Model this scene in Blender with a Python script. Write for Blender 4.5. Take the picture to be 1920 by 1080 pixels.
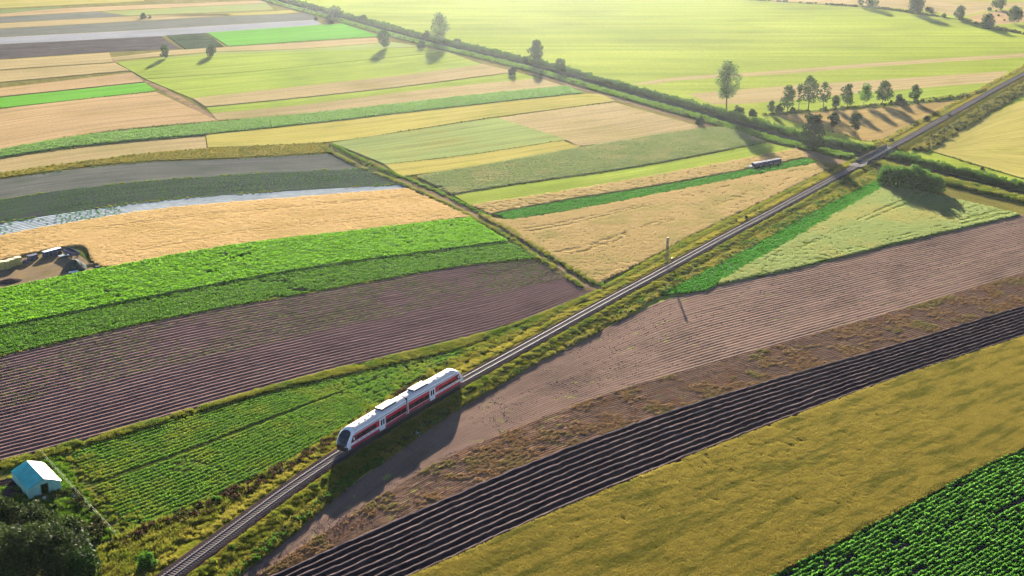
import bpy, bmesh, math, random
import numpy as np
from mathutils import Vector, Matrix
random.seed(7)
RNG = np.random.default_rng(11)
scene = bpy.context.scene
for o in list(bpy.data.objects):
    bpy.data.objects.remove(o)
COL = scene.collection

# ------------------------------------------------------------------ camera, sky, sun, exposure
CAM_H, FPX, PITCH = 110.0, 2400.0, math.radians(18.4)
cam_data = bpy.data.cameras.new('camera')
cam = bpy.data.objects.new('camera', cam_data)
COL.objects.link(cam)
cam.location = (0, 0, CAM_H)
cam.rotation_euler = (math.pi / 2 - PITCH, 0, 0)
cam_data.sensor_width = 36.0
cam_data.lens = 36.0 * FPX / 1920.0
cam_data.clip_start = 0.5
cam_data.clip_end = 12000.0
scene.camera = cam
SUN_EL = math.radians(11.3)
SUN_AZ = math.radians(0.0)          # sun straight ahead of the camera (+Y)
world = bpy.data.worlds.new('World')
scene.world = world
world.use_nodes = True
wn = world.node_tree
wn.nodes.clear()
w_out = wn.nodes.new('ShaderNodeOutputWorld')
w_bg = wn.nodes.new('ShaderNodeBackground')
w_sky = wn.nodes.new('ShaderNodeTexSky')
w_sky.sky_type = 'NISHITA'
w_sky.sun_disc = False
w_sky.sun_elevation = SUN_EL
w_sky.sun_rotation = SUN_AZ
w_sky.air_density = 0.42
w_sky.dust_density = 0.2
w_sky.ozone_density = 1.0
w_bg.inputs['Strength'].default_value = 0.05
wn.links.new(w_sky.outputs[0], w_bg.inputs[0])
wn.links.new(w_bg.outputs[0], w_out.inputs[0])
sun_data = bpy.data.lights.new('sun', 'SUN')
sun_data.energy = 5.0
sun_data.angle = math.radians(0.53)
sun_data.color = (1.0, 0.90, 0.74)
sun = bpy.data.objects.new('sun', sun_data)
COL.objects.link(sun)
sun.location = (0, 300, 200)
sun.rotation_euler = Vector((-math.sin(SUN_AZ) * math.cos(SUN_EL), -math.cos(SUN_AZ) * math.cos(SUN_EL), -math.sin(SUN_EL))).to_track_quat('-Z', 'Y').to_euler()
vs = scene.view_settings
vs.view_transform = 'Standard'
vs.look = 'None'
vs.exposure = 2.85
vs.gamma = 1.0
vs.use_curve_mapping = False
cy = scene.cycles
cy.max_bounces = 4
cy.diffuse_bounces = 1
cy.glossy_bounces = 2
cy.transmission_bounces = 3
cy.transparent_max_bounces = 6
cy.volume_bounces = 0
cy.use_denoising = True
cy.denoising_prefilter = 'NONE'
cy.caustics_reflective = False
cy.caustics_refractive = False
cy.sample_clamp_indirect = 6.0
HAZE_DENSITY = 0.000022

# ------------------------------------------------------------------ places: photo pixel (1920 wide) -> point on the plane z
CP, SP = math.cos(PITCH), math.sin(PITCH)
def P(u, v, z=0.0):
    x, y = u - 960.0, v - 540.0
    k = (CAM_H - z) / (y * CP + FPX * SP)
    return np.array((x * k, (FPX * CP - y * SP) * k, z))
def ppm(u, v):
    """photo pixels per metre of height at a ground point"""
    y = v - 540.0
    return (y * CP + FPX * SP) / CAM_H * CP
def line(pts, z=0.0, smooth=True, n=None):
    w = np.array([P(u, v, z) for u, v in pts])
    if smooth and len(w) > 2:
        out = []
        for i in range(len(w) - 1):
            p0, p1, p2, p3 = w[max(i - 1, 0)], w[i], w[i + 1], w[min(i + 2, len(w) - 1)]
            for t in np.linspace(0, 1, 9)[:-1]:
                out.append(0.5 * (2 * p1 + (p2 - p0) * t + (2 * p0 - 5 * p1 + 4 * p2 - p3) * t * t + (3 * p1 - p0 - 3 * p2 + p3) * t ** 3))
        out.append(w[-1])
        w = np.array(out)
    if n:
        w = resample(w, n)
    return w
def resample(w, n):
    d = np.r_[0, np.cumsum(np.linalg.norm(np.diff(w, axis=0), axis=1))]
    s = np.linspace(0, d[-1], n)
    return np.stack([np.interp(s, d, w[:, k]) for k in range(3)], 1)
def length(w):
    return float(np.linalg.norm(np.diff(w, axis=0), axis=1).sum())
def vnoise(x, y, seed=0):
    """smooth value noise, 0..1"""
    xi, yi = np.floor(x).astype(np.int64), np.floor(y).astype(np.int64)
    xf, yf = x - xi, y - yi
    xf, yf = xf * xf * (3 - 2 * xf), yf * yf * (3 - 2 * yf)
    def h(a, b):
        n = (a * 374761393 + b * 668265263 + seed * 974711) & 0x7fffffff
        n = ((n ^ (n >> 13)) * 1274126177) & 0x7fffffff
        return ((n ^ (n >> 16)) & 0xffff) / 65535.0
    return (h(xi, yi) * (1 - xf) + h(xi + 1, yi) * xf) * (1 - yf) + (h(xi, yi + 1) * (1 - xf) + h(xi + 1, yi + 1) * xf) * yf
def fbm(x, y, seed=0, o=3):
    s, a, t = 0, 1, 0
    for k in range(o):
        s = s + a * vnoise(x * 2 ** k, y * 2 ** k, seed + k)
        t += a
        a *= 0.5
    return s / t

# ------------------------------------------------------------------ meshes and objects
def mk_mesh(name, verts, faces, mats, uv=None, smooth=False, midx=None):
    """verts (n,3); faces: array (m,3|4) or list of arrays / lists"""
    me = bpy.data.meshes.new(name)
    verts = np.asarray(verts, dtype=np.float32).reshape(-1, 3)
    if isinstance(faces, np.ndarray):
        faces = [faces]
    loops, tot = [], []
    for f in faces:
        if isinstance(f, np.ndarray) and f.ndim == 2:
            loops.append(f.reshape(-1)); tot.append(np.full(len(f), f.shape[1]))
        else:
            loops.append(np.array(f)); tot.append(np.array([len(f)]))
    loops = np.concatenate(loops).astype(np.int32)
    tot = np.concatenate(tot).astype(np.int32)
    me.vertices.add(len(verts)); me.vertices.foreach_set('co', verts.reshape(-1))
    me.loops.add(len(loops)); me.loops.foreach_set('vertex_index', loops)
    me.polygons.add(len(tot))
    me.polygons.foreach_set('loop_start', np.r_[0, np.cumsum(tot)[:-1]].astype(np.int32))
    if uv is not None:
        l = me.uv_layers.new(name='UVMap')
        l.data.foreach_set('uv', np.asarray(uv, dtype=np.float32)[loops].reshape(-1))
    for m in (mats if isinstance(mats, (list, tuple)) else [mats]):
        me.materials.append(m)
    if midx is not None:
        me.polygons.foreach_set('material_index', np.asarray(midx, dtype=np.int32))
    me.polygons.foreach_set('use_smooth', np.full(len(tot), bool(smooth)))
    me.update(calc_edges=True)
    me.validate()
    return me
def add(name, me, parent=None, loc=None, label=None, cat=None, group=None, kind=None):
    o = bpy.data.objects.new(name, me)
    COL.objects.link(o)
    if parent is not None:
        o.parent = parent
    if loc is not None:
        o.location = loc
    for k, v in (('label', label), ('category', cat), ('group', group), ('kind', kind)):
        if v:
            o[k] = v
    return o
def empty(name, loc, rz=0, **kw):
    o = add(name, None, loc=loc, **kw)
    o.rotation_euler = (0, 0, rz)
    o.empty_display_size = 0.5
    return o
class MB:
    """collects shapes into one mesh"""
    def __init__(s):
        s.v, s.f = [], []
    def raw(s, v, f):
        b = len(s.v)
        s.v += [tuple(p) for p in v]
        s.f += [[i + b for i in q] for q in f]
        return s
    def box(s, c, d, rz=0, ry=0, bev=0.0):
        x, y, z = d[0] / 2, d[1] / 2, d[2] / 2
        if bev:
            b = min(bev, x * .9, y * .9, z * .9)
            v, f = [], []
            R = [(-x, -y), (x, -y), (x, y), (-x, y)]
            def ring(k, zz):
                out = []
                for sx, sy in ((-1, -1), (1, -1), (1, 1), (-1, 1)):
                    a, e = sx * (x - k), sy * (y - k)
                    out += [(a - 0, e + (-sy) * 0, zz)]
                return out
            v = ring(b, -z) + ring(0, -z + b) + ring(0, z - b) + ring(b, z)
            f = [[3, 2, 1, 0], [12, 13, 14, 15]]
            for r in range(3):
                for i in range(4):
                    j = (i + 1) % 4
                    f.append([r * 4 + i, r * 4 + j, r * 4 + 4 + j, r * 4 + 4 + i])
        else:
            v = [(-x, -y, -z), (x, -y, -z), (x, y, -z), (-x, y, -z), (-x, -y, z), (x, -y, z), (x, y, z), (-x, y, z)]
            f = [[3, 2, 1, 0], [4, 5, 6, 7], [0, 1, 5, 4], [1, 2, 6, 5], [2, 3, 7, 6], [3, 0, 4, 7]]
        M = Matrix.Translation(c) @ Matrix.Rotation(rz, 4, 'Z') @ Matrix.Rotation(ry, 4, 'Y')
        return s.raw([tuple(M @ Vector(p)) for p in v], f)
    def tube(s, a, b, r0, r1=None, n=6, caps=True):
        a, b = Vector(a), Vector(b)
        r1 = r0 if r1 is None else r1
        d = (b - a).normalized()
        t = d.cross(Vector((0, 0, 1)) if abs(d.z) < .95 else Vector((1, 0, 0))).normalized()
        w = d.cross(t)
        v = []
        for c, r in ((a, r0), (b, r1)):
            for i in range(n):
                an = 2 * math.pi * i / n
                v.append(tuple(c + (t * math.cos(an) + w * math.sin(an)) * r))
        f = [[i, (i + 1) % n, n + (i + 1) % n, n + i] for i in range(n)]
        if caps:
            f += [list(range(n))[::-1], list(range(n, 2 * n))]
        return s.raw(v, f)
    def mesh(s, name, m, smooth=False):
        me = bpy.data.meshes.new(name)
        me.from_pydata(s.v, [], s.f)
        me.materials.append(m)
        if smooth:
            me.polygons.foreach_set('use_smooth', np.full(len(me.polygons), True))
        bm = bmesh.new(); bm.from_mesh(me)
        bmesh.ops.recalc_face_normals(bm, faces=bm.faces)
        bm.to_mesh(me); bm.free()
        me.update()
        return me
    def build(s, name, m, parent=None, smooth=False, **kw):
        return add(name, s.mesh(name, m, smooth), parent, **kw)

# ------------------------------------------------------------------ materials
def lin(c):
    return tuple(((x / 255) / 12.92 if x / 255 <= 0.04045 else ((x / 255 + 0.055) / 1.055) ** 2.4) for x in c)
def A(r, g, b, k=0.5):
    """base colour: the colour seen in full sun, scaled to an albedo"""
    return tuple(k * x for x in lin((r, g, b))) + (1.0,)
def newmat(name):
    m = bpy.data.materials.new(name)
    m.use_nodes = True
    m.node_tree.nodes.clear()
    return m
class NT:
    def __init__(s, m):
        s.t = m.node_tree
    def n(s, typ, ins=None, **kw):
        nd = s.t.nodes.new(typ)
        for k, v in kw.items():
            setattr(nd, k, v)
        for k, v in (ins or {}).items():
            if isinstance(v, bpy.types.NodeSocket):
                s.t.links.new(v, nd.inputs[k])
            else:
                nd.inputs[k].default_value = v
        return nd
    def mix(s, fac, a, b, blend='MIX'):
        nd = s.n('ShaderNodeMix', data_type='RGBA', blend_type=blend)
        for i, v in ((0, fac), (6, a), (7, b)):
            if isinstance(v, bpy.types.NodeSocket):
                s.t.links.new(v, nd.inputs[i])
            else:
                nd.inputs[i].default_value = v
        return nd.outputs[2]
    def rng(s, x, a, b, c=0.0, d=1.0):
        return s.n('ShaderNodeMapRange', {0: x, 1: a, 2: b, 3: c, 4: d}).outputs[0]
    def math(s, op, a, b=0.0):
        return s.n('ShaderNodeMath', {0: a, 1: b}, operation=op).outputs[0]
    def noise(s, vec, scale, detail=3.0, rough=0.55):
        return s.n('ShaderNodeTexNoise', {'Vector': vec, 'Scale': scale, 'Detail': detail, 'Roughness': rough}).outputs[0]
    def scale(s, vec, sc):
        return s.n('ShaderNodeVectorMath', {0: vec, 1: sc}, operation='MULTIPLY').outputs[0]
def field_mat(name, c1, c2, c3=None, streak=(30.0, 1.5), patch=25.0, fine=1.2, bump=0.25, rough=0.9, rows=None, row_c=None, row_amt=0.5, crest=None, crest_amt=0.6, crest_at=0.86, tram=0.0):
    """ground surface in metres (UV: along, across): broad patches, streaks along the working direction, fine grain"""
    m = newmat(name); t = NT(m)
    uv = t.n('ShaderNodeTexCoord').outputs['UV']
    st = t.noise(t.scale(uv, (1 / streak[0], 1 / streak[1], 1)), 1.0, 4.0)
    pt = t.noise(t.scale(uv, (1 / patch, 1.6 / patch, 1)), 1.0, 3.0)
    fn = t.noise(uv, 1 / fine, 2.0)
    f = t.math('ADD', t.math('MULTIPLY', st, 0.5), t.math('MULTIPLY', pt, 0.5))
    col = t.mix(t.rng(f, 0.36, 0.64), c1, c2)
    if c3:
        pt2 = t.noise(t.scale(uv, (1 / (patch * .6), 2.2 / patch, 1)), 1.0, 5.0)
        col = t.mix(t.rng(pt2, 0.5, 0.7), col, c3)
    col = t.mix(t.rng(fn, 0.3, 0.7, 0.0, 0.35), col, tuple(0.45 * x for x in c1[:3]) + (1,))
    big = t.noise(t.scale(uv, (1 / (patch * 2.5), 2.5 / (patch * 2.5), 1)), 1.0, 5.0, 0.65)
    col = t.mix(1.0, col, t.mix(t.rng(big, 0.3, 0.7), (0.80, 0.80, 0.82, 1), (1.12, 1.12, 1.06, 1)), 'MULTIPLY')
    dl = t.noise(t.scale(uv, (1 / (streak[0] * 2.2), 1 / (1.1 + streak[1] * .5), 1)), 1.0, 3.0, 0.7)
    col = t.mix(1.0, col, t.mix(t.rng(dl, 0.32, 0.68), (0.76, 0.77, 0.78, 1), (1.12, 1.11, 1.08, 1)), 'MULTIPLY')
    hgt = t.math('ADD', t.math('MULTIPLY', fn, 0.6), t.math('MULTIPLY', st, 0.4))
    if crest:
        ca = t.n('ShaderNodeAttribute', attribute_name='crest').outputs['Fac']
        wob = t.noise(t.scale(uv, (0.35, 2.0, 1)), 1.0, 3.0)
        col = t.mix(t.math('MULTIPLY', t.rng(ca, crest_at, 1.0), t.rng(wob, 0.3, 0.65, 0.3 * crest_amt, crest_amt)), col, crest)
    if tram:
        y = t.n('ShaderNodeSeparateXYZ', {0: uv}).outputs[1]
        dd = t.math('ABSOLUTE', t.math('SUBTRACT', t.math('MODULO', t.math('ADD', y, 1000 * tram), tram), tram * .5))
        ln = t.rng(t.math('ABSOLUTE', t.math('SUBTRACT', dd, 0.95)), 0.2, 0.5, 1.0, 0.0)
        wob = t.noise(t.scale(uv, (0.06, 0.2, 1)), 1.0, 3.0)
        col = t.mix(t.math('MULTIPLY', ln, t.rng(wob, 0.35, 0.65, 0.0, 0.75)), col, tuple(0.42 * x for x in c1[:3]) + (1,))
    if rows:
        wv = t.n('ShaderNodeTexWave', {'Vector': t.scale(uv, (0.0, 0.31416 / rows, 0)), 'Scale': 1.0, 'Distortion': 0.0}, bands_direction='Y')
        wob = t.noise(t.scale(uv, (0.15, 0.5, 1)), 1.0, 2.0)
        rw = t.math('MULTIPLY', t.rng(wv.outputs[1], 0.3, 0.8), t.rng(wob, 0.25, 0.6))
        col = t.mix(t.math('MULTIPLY', rw, row_amt), col, row_c or c2)
        hgt = t.math('ADD', hgt, t.math('MULTIPLY', wv.outputs[1], 0.5))
    bp = t.n('ShaderNodeBump', {'Strength': 1.0, 'Distance': bump, 'Height': hgt})
    bs = t.n('ShaderNodeBsdfPrincipled', {'Base Color': col, 'Roughness': rough, 'Normal': bp.outputs[0]})
    bs.inputs['Specular IOR Level'].default_value = 0.0
    t.t.links.new(bs.outputs[0], t.n('ShaderNodeOutputMaterial').inputs[0])
    return m
def leaf_mat(name, c1, c2, trans=0.4, patch=0.0, rough=0.7, c3=None, tint=(1.35, 1.3, 0.7, 1), ang=None):
    """leaves or blades: colour varies from plant to plant and within, light shines through"""
    m = newmat(name); t = NT(m)
    ri = t.n('ShaderNodeObjectInfo')
    ge = t.n('ShaderNodeNewGeometry')
    f = t.math('ADD', t.math('MULTIPLY', ge.outputs['Random Per Island'], 0.6), t.math('MULTIPLY', ri.outputs['Random'], 0.4))
    col = t.mix(f, c1, c2)
    if c3:
        pos = ge.outputs['Position']
        if ang is not None:
            pos = t.scale(t.n('ShaderNodeVectorRotate', {'Vector': pos, 'Angle': -ang}, rotation_type='Z_AXIS').outputs[0], (0.22, 1.0, 1.0))
        pn = t.noise(pos, 1.0 / (patch or 9.0), 4.0)
        col = t.mix(t.rng(pn, 0.48, 0.64), col, c3)
    d = t.n('ShaderNodeBsdfPrincipled', {'Base Color': col, 'Roughness': rough})
    d.inputs['Specular IOR Level'].default_value = 0.05
    tr = t.n('ShaderNodeBsdfTranslucent', {'Color': t.mix(0.5, col, t.mix(1.0, col, tint, 'MULTIPLY'))})
    mx = t.n('ShaderNodeMixShader', {0: trans, 1: d.outputs[0], 2: tr.outputs[0]})
    t.t.links.new(mx.outputs[0], t.n('ShaderNodeOutputMaterial').inputs[0])
    return m
def plain(name, c, rough=0.6, metal=0.0, var=0.15, vscale=2.0, spec=0.4, bump=0.0, coat=0.0, trans=0.0):
    """painted, plastic, concrete and metal surfaces: slight mottling and uneven gloss"""
    m = newmat(name); t = NT(m)
    oc = t.n('ShaderNodeTexCoord').outputs['Object']
    ns = t.noise(oc, vscale, 4.0)
    c = tuple(c[:3]) + (1.0,)
    col = t.mix(t.rng(ns, 0.3, 0.75, 0.0, 1.0), c, tuple(x * (1 - var) for x in c[:3]) + (1,))
    bs = t.n('ShaderNodeBsdfPrincipled', {'Base Color': col, 'Roughness': t.rng(ns, 0.2, 0.8, max(0.02, rough - 0.08), min(1.0, rough + 0.08)), 'Metallic': metal})
    bs.inputs['Specular IOR Level'].default_value = spec
    bs.inputs['Coat Weight'].default_value = coat
    if bump:
        t.t.links.new(t.n('ShaderNodeBump', {'Strength': 1.0, 'Distance': bump, 'Height': t.noise(oc, vscale * 6, 3.0)}).outputs[0], bs.inputs['Normal'])
    out = bs.outputs[0]
    if trans:
        tr = t.n('ShaderNodeBsdfTranslucent', {'Color': col})
        out = t.n('ShaderNodeMixShader', {0: trans, 1: out, 2: tr.outputs[0]}).outputs[0]
    t.t.links.new(out, t.n('ShaderNodeOutputMaterial').inputs[0])
    return m

# ------------------------------------------------------------------ scattered plants that nobody could count
def proto(coll, name, me):
    o = bpy.data.objects.new(name, me)
    coll.objects.link(o)
PROTO = {}
def proto_set(key, meshes):
    c = bpy.data.collections.new(key + '_shapes')
    for i, me in enumerate(meshes):
        proto(c, '%s_%02d' % (key, i), me)
    PROTO[key] = (c, len(meshes))
def gn_group(coll):
    g = bpy.data.node_groups.new('scatter_' + coll.name, 'GeometryNodeTree')
    g.interface.new_socket('Geometry', in_out='INPUT', socket_type='NodeSocketGeometry')
    g.interface.new_socket('Geometry', in_out='OUTPUT', socket_type='NodeSocketGeometry')
    N, L = g.nodes, g.links
    i, o = N.new('NodeGroupInput'), N.new('NodeGroupOutput')
    ci = N.new('GeometryNodeCollectionInfo')
    ci.inputs['Collection'].default_value = coll
    ci.inputs['Separate Children'].default_value = True
    ci.inputs['Reset Children'].default_value = True
    ip = N.new('GeometryNodeInstanceOnPoints')
    ip.inputs['Pick Instance'].default_value = True
    def attr(nm, ty):
        a = N.new('GeometryNodeInputNamedAttribute'); a.data_type = ty
        a.inputs['Name'].default_value = nm
        return a.outputs['Attribute']
    e = N.new('FunctionNodeEulerToRotation')
    L.new(attr('rot', 'FLOAT_VECTOR'), e.inputs[0])
    L.new(e.outputs[0], ip.inputs['Rotation'])
    L.new(attr('scl', 'FLOAT_VECTOR'), ip.inputs['Scale'])
    L.new(attr('idx', 'INT'), ip.inputs['Instance Index'])
    L.new(i.outputs[0], ip.inputs['Points'])
    L.new(ci.outputs[0], ip.inputs['Instance'])
    L.new(ip.outputs[0], o.inputs[0])
    return g
GN = {}
N_INST = [0]
def scatter(name, key, pts, rz, scl, label, cat, rx=None):
    """one object of kind stuff: plants of one sort standing at pts"""
    pts = np.asarray(pts, dtype=np.float32).reshape(-1, 3)
    n = len(pts)
    if n == 0:
        return None
    N_INST[0] += n
    me = bpy.data.meshes.new(name)
    me.vertices.add(n); me.vertices.foreach_set('co', pts.reshape(-1))
    rot = np.zeros((n, 3), np.float32); rot[:, 2] = rz
    if rx is not None:
        rot[:, 0] = rx
    scl = np.asarray(scl, dtype=np.float32)
    if scl.ndim == 1:
        scl = np.repeat(scl[:, None], 3, 1)
    me.attributes.new('rot', 'FLOAT_VECTOR', 'POINT').data.foreach_set('vector', rot.reshape(-1))
    me.attributes.new('scl', 'FLOAT_VECTOR', 'POINT').data.foreach_set('vector', scl.reshape(-1))
    coll, k = PROTO[key]
    me.attributes.new('idx', 'INT', 'POINT').data.foreach_set('value', RNG.integers(0, k, n).astype(np.int32))
    o = add(name, me, label=label, cat=cat, kind='stuff')
    if key not in GN:
        GN[key] = gn_group(coll)
    md = o.modifiers.new('scatter', 'NODES')
    md.node_group = GN[key]
    return o
def quads(c, t, w, L, W):
    """n quads: centre c, axes t and w (n,3), half sizes L, W (n,)"""
    L, W = np.asarray(L)[:, None], np.asarray(W)[:, None]
    v = np.stack([c - t * L - w * W, c + t * L - w * W * .6, c + t * L + w * W * .6, c - t * L + w * W], 1)
    n = len(c)
    return v.reshape(-1, 3), np.arange(4 * n).reshape(n, 4)
def rand_dirs(n, rng):
    d = rng.normal(size=(n, 3))
    return d / np.linalg.norm(d, axis=1, keepdims=True)
def leaf_cloud(c, size, rng, up=0.0):
    n = len(c)
    t = rand_dirs(n, rng)
    t[:, 2] = np.abs(t[:, 2]) * (1 - up) + up
    t /= np.linalg.norm(t, axis=1, keepdims=True)
    w = np.cross(t, rand_dirs(n, rng)); w /= np.linalg.norm(w, axis=1, keepdims=True) + 1e-6
    s = size * rng.uniform(0.6, 1.3, n)
    return quads(c, t, w, s * .62, s * .42)
def blades(base, h, lean, width, rng):
    """upright tapering blades from base points"""
    n = len(base)
    an = rng.uniform(0, 2 * math.pi, n)
    d = np.stack([np.cos(an), np.sin(an), np.zeros(n)], 1)
    s = np.stack([-np.sin(an), np.cos(an), np.zeros(n)], 1)
    hh = h * rng.uniform(0.7, 1.15, n)[:, None]
    ln = lean * rng.uniform(0.2, 1.0, n)[:, None]
    top = base + np.array([0, 0, 1]) * hh + d * ln * hh
    mid = base + np.array([0, 0, .55]) * hh + d * ln * hh * .35
    W = width * rng.uniform(.7, 1.3, n)[:, None]
    v = np.stack([base - s * W * .5, base + s * W * .5, mid + s * W * .5, mid - s * W * .5, top + s * W * .15, top - s * W * .15], 1)
    i = np.arange(n)[:, None] * 6
    f = np.concatenate([i + np.array([0, 1, 2, 3]), i + np.array([3, 2, 4, 5])])
    return v.reshape(-1, 3), f

# ------------------------------------------------------------------ plant shapes
def shape_rowleaf(mat, seed, L=1.2, wid=0.34, hgt=0.45, n=60, size=0.17):
    rng = np.random.default_rng(seed)
    c = np.stack([rng.uniform(-L / 2, L / 2, n), rng.normal(0, wid * .5, n), np.zeros(n)], 1)
    c[:, 2] = hgt * rng.uniform(0.15, 1.0, n) * (1 - 0.5 * np.minimum(1, np.abs(c[:, 1]) / wid))
    v, f = leaf_cloud(c, size, rng)
    return mk_mesh('row_plants', v, f, mat)
def shape_blades(mat, seed, S=1.4, hgt=0.7, n=130, width=0.07, lean=0.35):
    rng = np.random.default_rng(seed)
    b = np.stack([rng.uniform(-S / 2, S / 2, n), rng.uniform(-S / 2, S / 2, n), np.full(n, -0.12)], 1)
    v, f = blades(b, hgt, lean, width, rng)
    return mk_mesh('blades', v, f, mat)
def shape_shrub(mat, seed, r=0.9, n=170, size=0.2, tall=1.0):
    rng = np.random.default_rng(seed)
    k = 7
    cc = np.stack([rng.normal(0, r * .45, k), rng.normal(0, r * .45, k), rng.uniform(.25, .8, k) * r * tall], 1)
    w = rng.integers(0, k, n)
    c = cc[w] + rand_dirs(n, rng) * (r * .42 * rng.uniform(.5, 1, n)[:, None])
    c[:, 2] = np.abs(c[:, 2])
    v, f = leaf_cloud(c, size, rng)
    return mk_mesh('shrub', v, f, mat)
def shape_clods(mat, seed, S=1.6, n=14, r=0.16):
    rng = np.random.default_rng(seed)
    V, F = [], []
    o = np.array([(1, 0, 0), (0, 1, 0), (-1, 0, 0), (0, -1, 0), (0, 0, 1)], float)
    ft = np.array([(0, 1, 4), (1, 2, 4), (2, 3, 4), (3, 0, 4)])
    for i in range(n):
        s = r * rng.uniform(.4, 1.3)
        p = np.array([rng.uniform(-S / 2, S / 2), rng.uniform(-S / 2, S / 2), -0.03])
        q = o * s * rng.uniform(.7, 1.4, (5, 3)) + p
        F.append(ft + 5 * i); V.append(q)
    return mk_mesh('clods', np.concatenate(V), np.concatenate(F), mat)
def sets(key, fn, mat, n=3, **kw):
    proto_set(key, [fn(mat, 100 * len(PROTO) + i, **kw) for i in range(n)])

# ------------------------------------------------------------------ fields: a strip between two edges
EDGES = []
class Field:
    pass
def grid_of(Aw, Bw, nu, nv):
    a, b = resample(Aw, nu + 1), resample(Bw, nu + 1)
    t = np.linspace(0, 1, nv + 1)[None, :, None]
    return a[:, None, :] * (1 - t) + b[:, None, :] * t
def field(name, ea, eb, mat, h=0.0, z0=0.02, du=4.0, dv=4.0, relief=0.0, rsize=6.0, ridge=None, label=None, cat='field', seed=0, wob=None, edge=True, crown=0.0, smooth=True, kind='structure', parent=None, zb=-0.2):
    """ea: far edge, eb: near edge (photo points on the ground). ridge = (spacing, height, sharpness). Top at z0 + h with side faces down to the ground"""
    Aw, Bw = (line(e) if not isinstance(e, np.ndarray) else e for e in (ea, eb))
    Lm = max(length(Aw), length(Bw)); la = 0.5 * (length(Aw) + length(Bw))
    wd = np.linalg.norm(resample(Aw, 9) - resample(Bw, 9), axis=1)
    W = float(wd.mean()); Wm = float(wd.max())
    nu = max(2, int(Lm / du))
    if ridge:
        nr = max(1, int(round(W / ridge[0])))
        nv = nr * 6
    else:
        nr = 0
        nv = max(2, int(Wm / dv))
    if wob is None:
        wob = 0.0 if ridge else 0.55
    G = grid_of(Aw, Bw, nu, nv)
    s = np.linspace(0, 1, nu + 1)[:, None] * np.ones((1, nv + 1)); t = np.ones((nu + 1, 1)) * np.linspace(0, 1, nv + 1)[None, :]
    if wob:
        for e, sg in ((0, 1), (-1, -1)):
            n_ = (fbm(G[:, e, 0] / 5.0, G[:, e, 1] / 5.0, seed + 5 + e) - .5) * 2 * wob
            d = G[:, -1] - G[:, 0]; d /= np.linalg.norm(d, axis=1, keepdims=True) + 1e-6
            G[:, e] += d * n_[:, None]
        G = G[:, :1] * (1 - t[..., None]) + G[:, -1:] * t[..., None]
    if ridge:
        wv = (fbm(s * la / 9.0, t * W / (ridge[0] * 1.5), seed + 15, 3) - .5) * 2 * ridge[0] * .12 * np.sin(np.pi * t) ** .3
        dd = G[:, -1:] - G[:, :1]; dd = dd / (np.linalg.norm(dd, axis=2, keepdims=True) + 1e-6)
        G = G + dd * wv[..., None]
    z = np.full((nu + 1, nv + 1), z0 + h)
    if relief:
        z += relief * (fbm(G[..., 0] / rsize, G[..., 1] / rsize, seed, 4) - .5) * 2
    if ridge:
        pr = np.array([0.0, 0.12, 0.82, 1.0, 0.82, 0.12])[np.arange(nv + 1) % 6]
        jit = 0.55 + 0.6 * fbm(s * la / 1.3, t * W / ridge[0], seed + 3, 3) + .3 * fbm(s * la / 12, t * W / 8, seed + 4, 2)
        lw = np.clip(np.linalg.norm(G[:, -1] - G[:, 0], axis=1) / W, 0.0, 1.2)[:, None]
        z += lw * ridge[1] * (pr[None, :] * jit)
        z += lw * ridge[1] * 0.18 * (vnoise(s * la * 1.7, t * nv * 1.0, seed + 9) - .5)
    if crown:
        z += crown * np.sin(np.pi * t)
    crest = np.zeros((nu + 1, nv + 1))
    if ridge:
        crest += np.array([0.0, 0.3, 0.85, 1.0, 0.85, 0.3])[np.arange(nv + 1) % 6][None]
    G[..., 2] = z
    nV = (nu + 1) * (nv + 1)
    I = np.arange(nV).reshape(nu + 1, nv + 1)
    F = np.stack([I[:-1, :-1], I[1:, :-1], I[1:, 1:], I[:-1, 1:]], -1).reshape(-1, 4)
    # face winding: make normals point up
    p = G[0, 0], G[1, 0], G[1, 1] if nv else G[1, 0]
    pm = G[nu // 2, 0], G[nu // 2 + 1 if nu // 2 + 1 <= nu else nu, 0], G[nu // 2, nv]
    if np.cross(pm[1] - pm[0], pm[2] - pm[0])[2] < 0:
        F = F[:, ::-1]
    per = np.r_[I[:, 0], I[-1, 1:], I[::-1, -1][1:], I[0, ::-1][1:-1]]
    low = G.reshape(-1, 3)[per].copy(); low[:, 2] = zb
    k = len(per); q = np.arange(k); q2 = (q + 1) % k
    V = np.concatenate([G.reshape(-1, 3), low, G.reshape(-1, 3)[per]])
    S = np.stack([nV + k + q, nV + q, nV + q2, nV + k + q2], 1)
    uv = np.stack([s * la + 37 * seed, t * W], -1).reshape(-1, 2)
    uv = np.concatenate([uv, uv[per] + 0.3, uv[per]])
    me = mk_mesh(name, V, [F, S], mat, uv, smooth=False)
    if ridge:
        me.attributes.new('crest', 'FLOAT', 'POINT').data.foreach_set('value', np.r_[crest.ravel(), np.zeros(2 * len(low))].astype(np.float32))
    if smooth:
        sm = np.r_[np.full(len(F), True), np.full(len(S), False)]
        me.polygons.foreach_set('use_smooth', sm)
    o = add(name, me, parent=parent, label=label, cat=cat if parent is None else None, kind=kind)
    f = Field()
    f.a, f.b, f.W, f.L, f.top, f.nr, f.o, f.seed = Aw, Bw, W, la, z0 + h, nr, o, seed
    f.ridge = ridge
    if cat == 'field' and edge:
        EDGES.append((Bw, z0 + h))
        EDGES.append((Aw, z0 + h))
    return f
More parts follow.
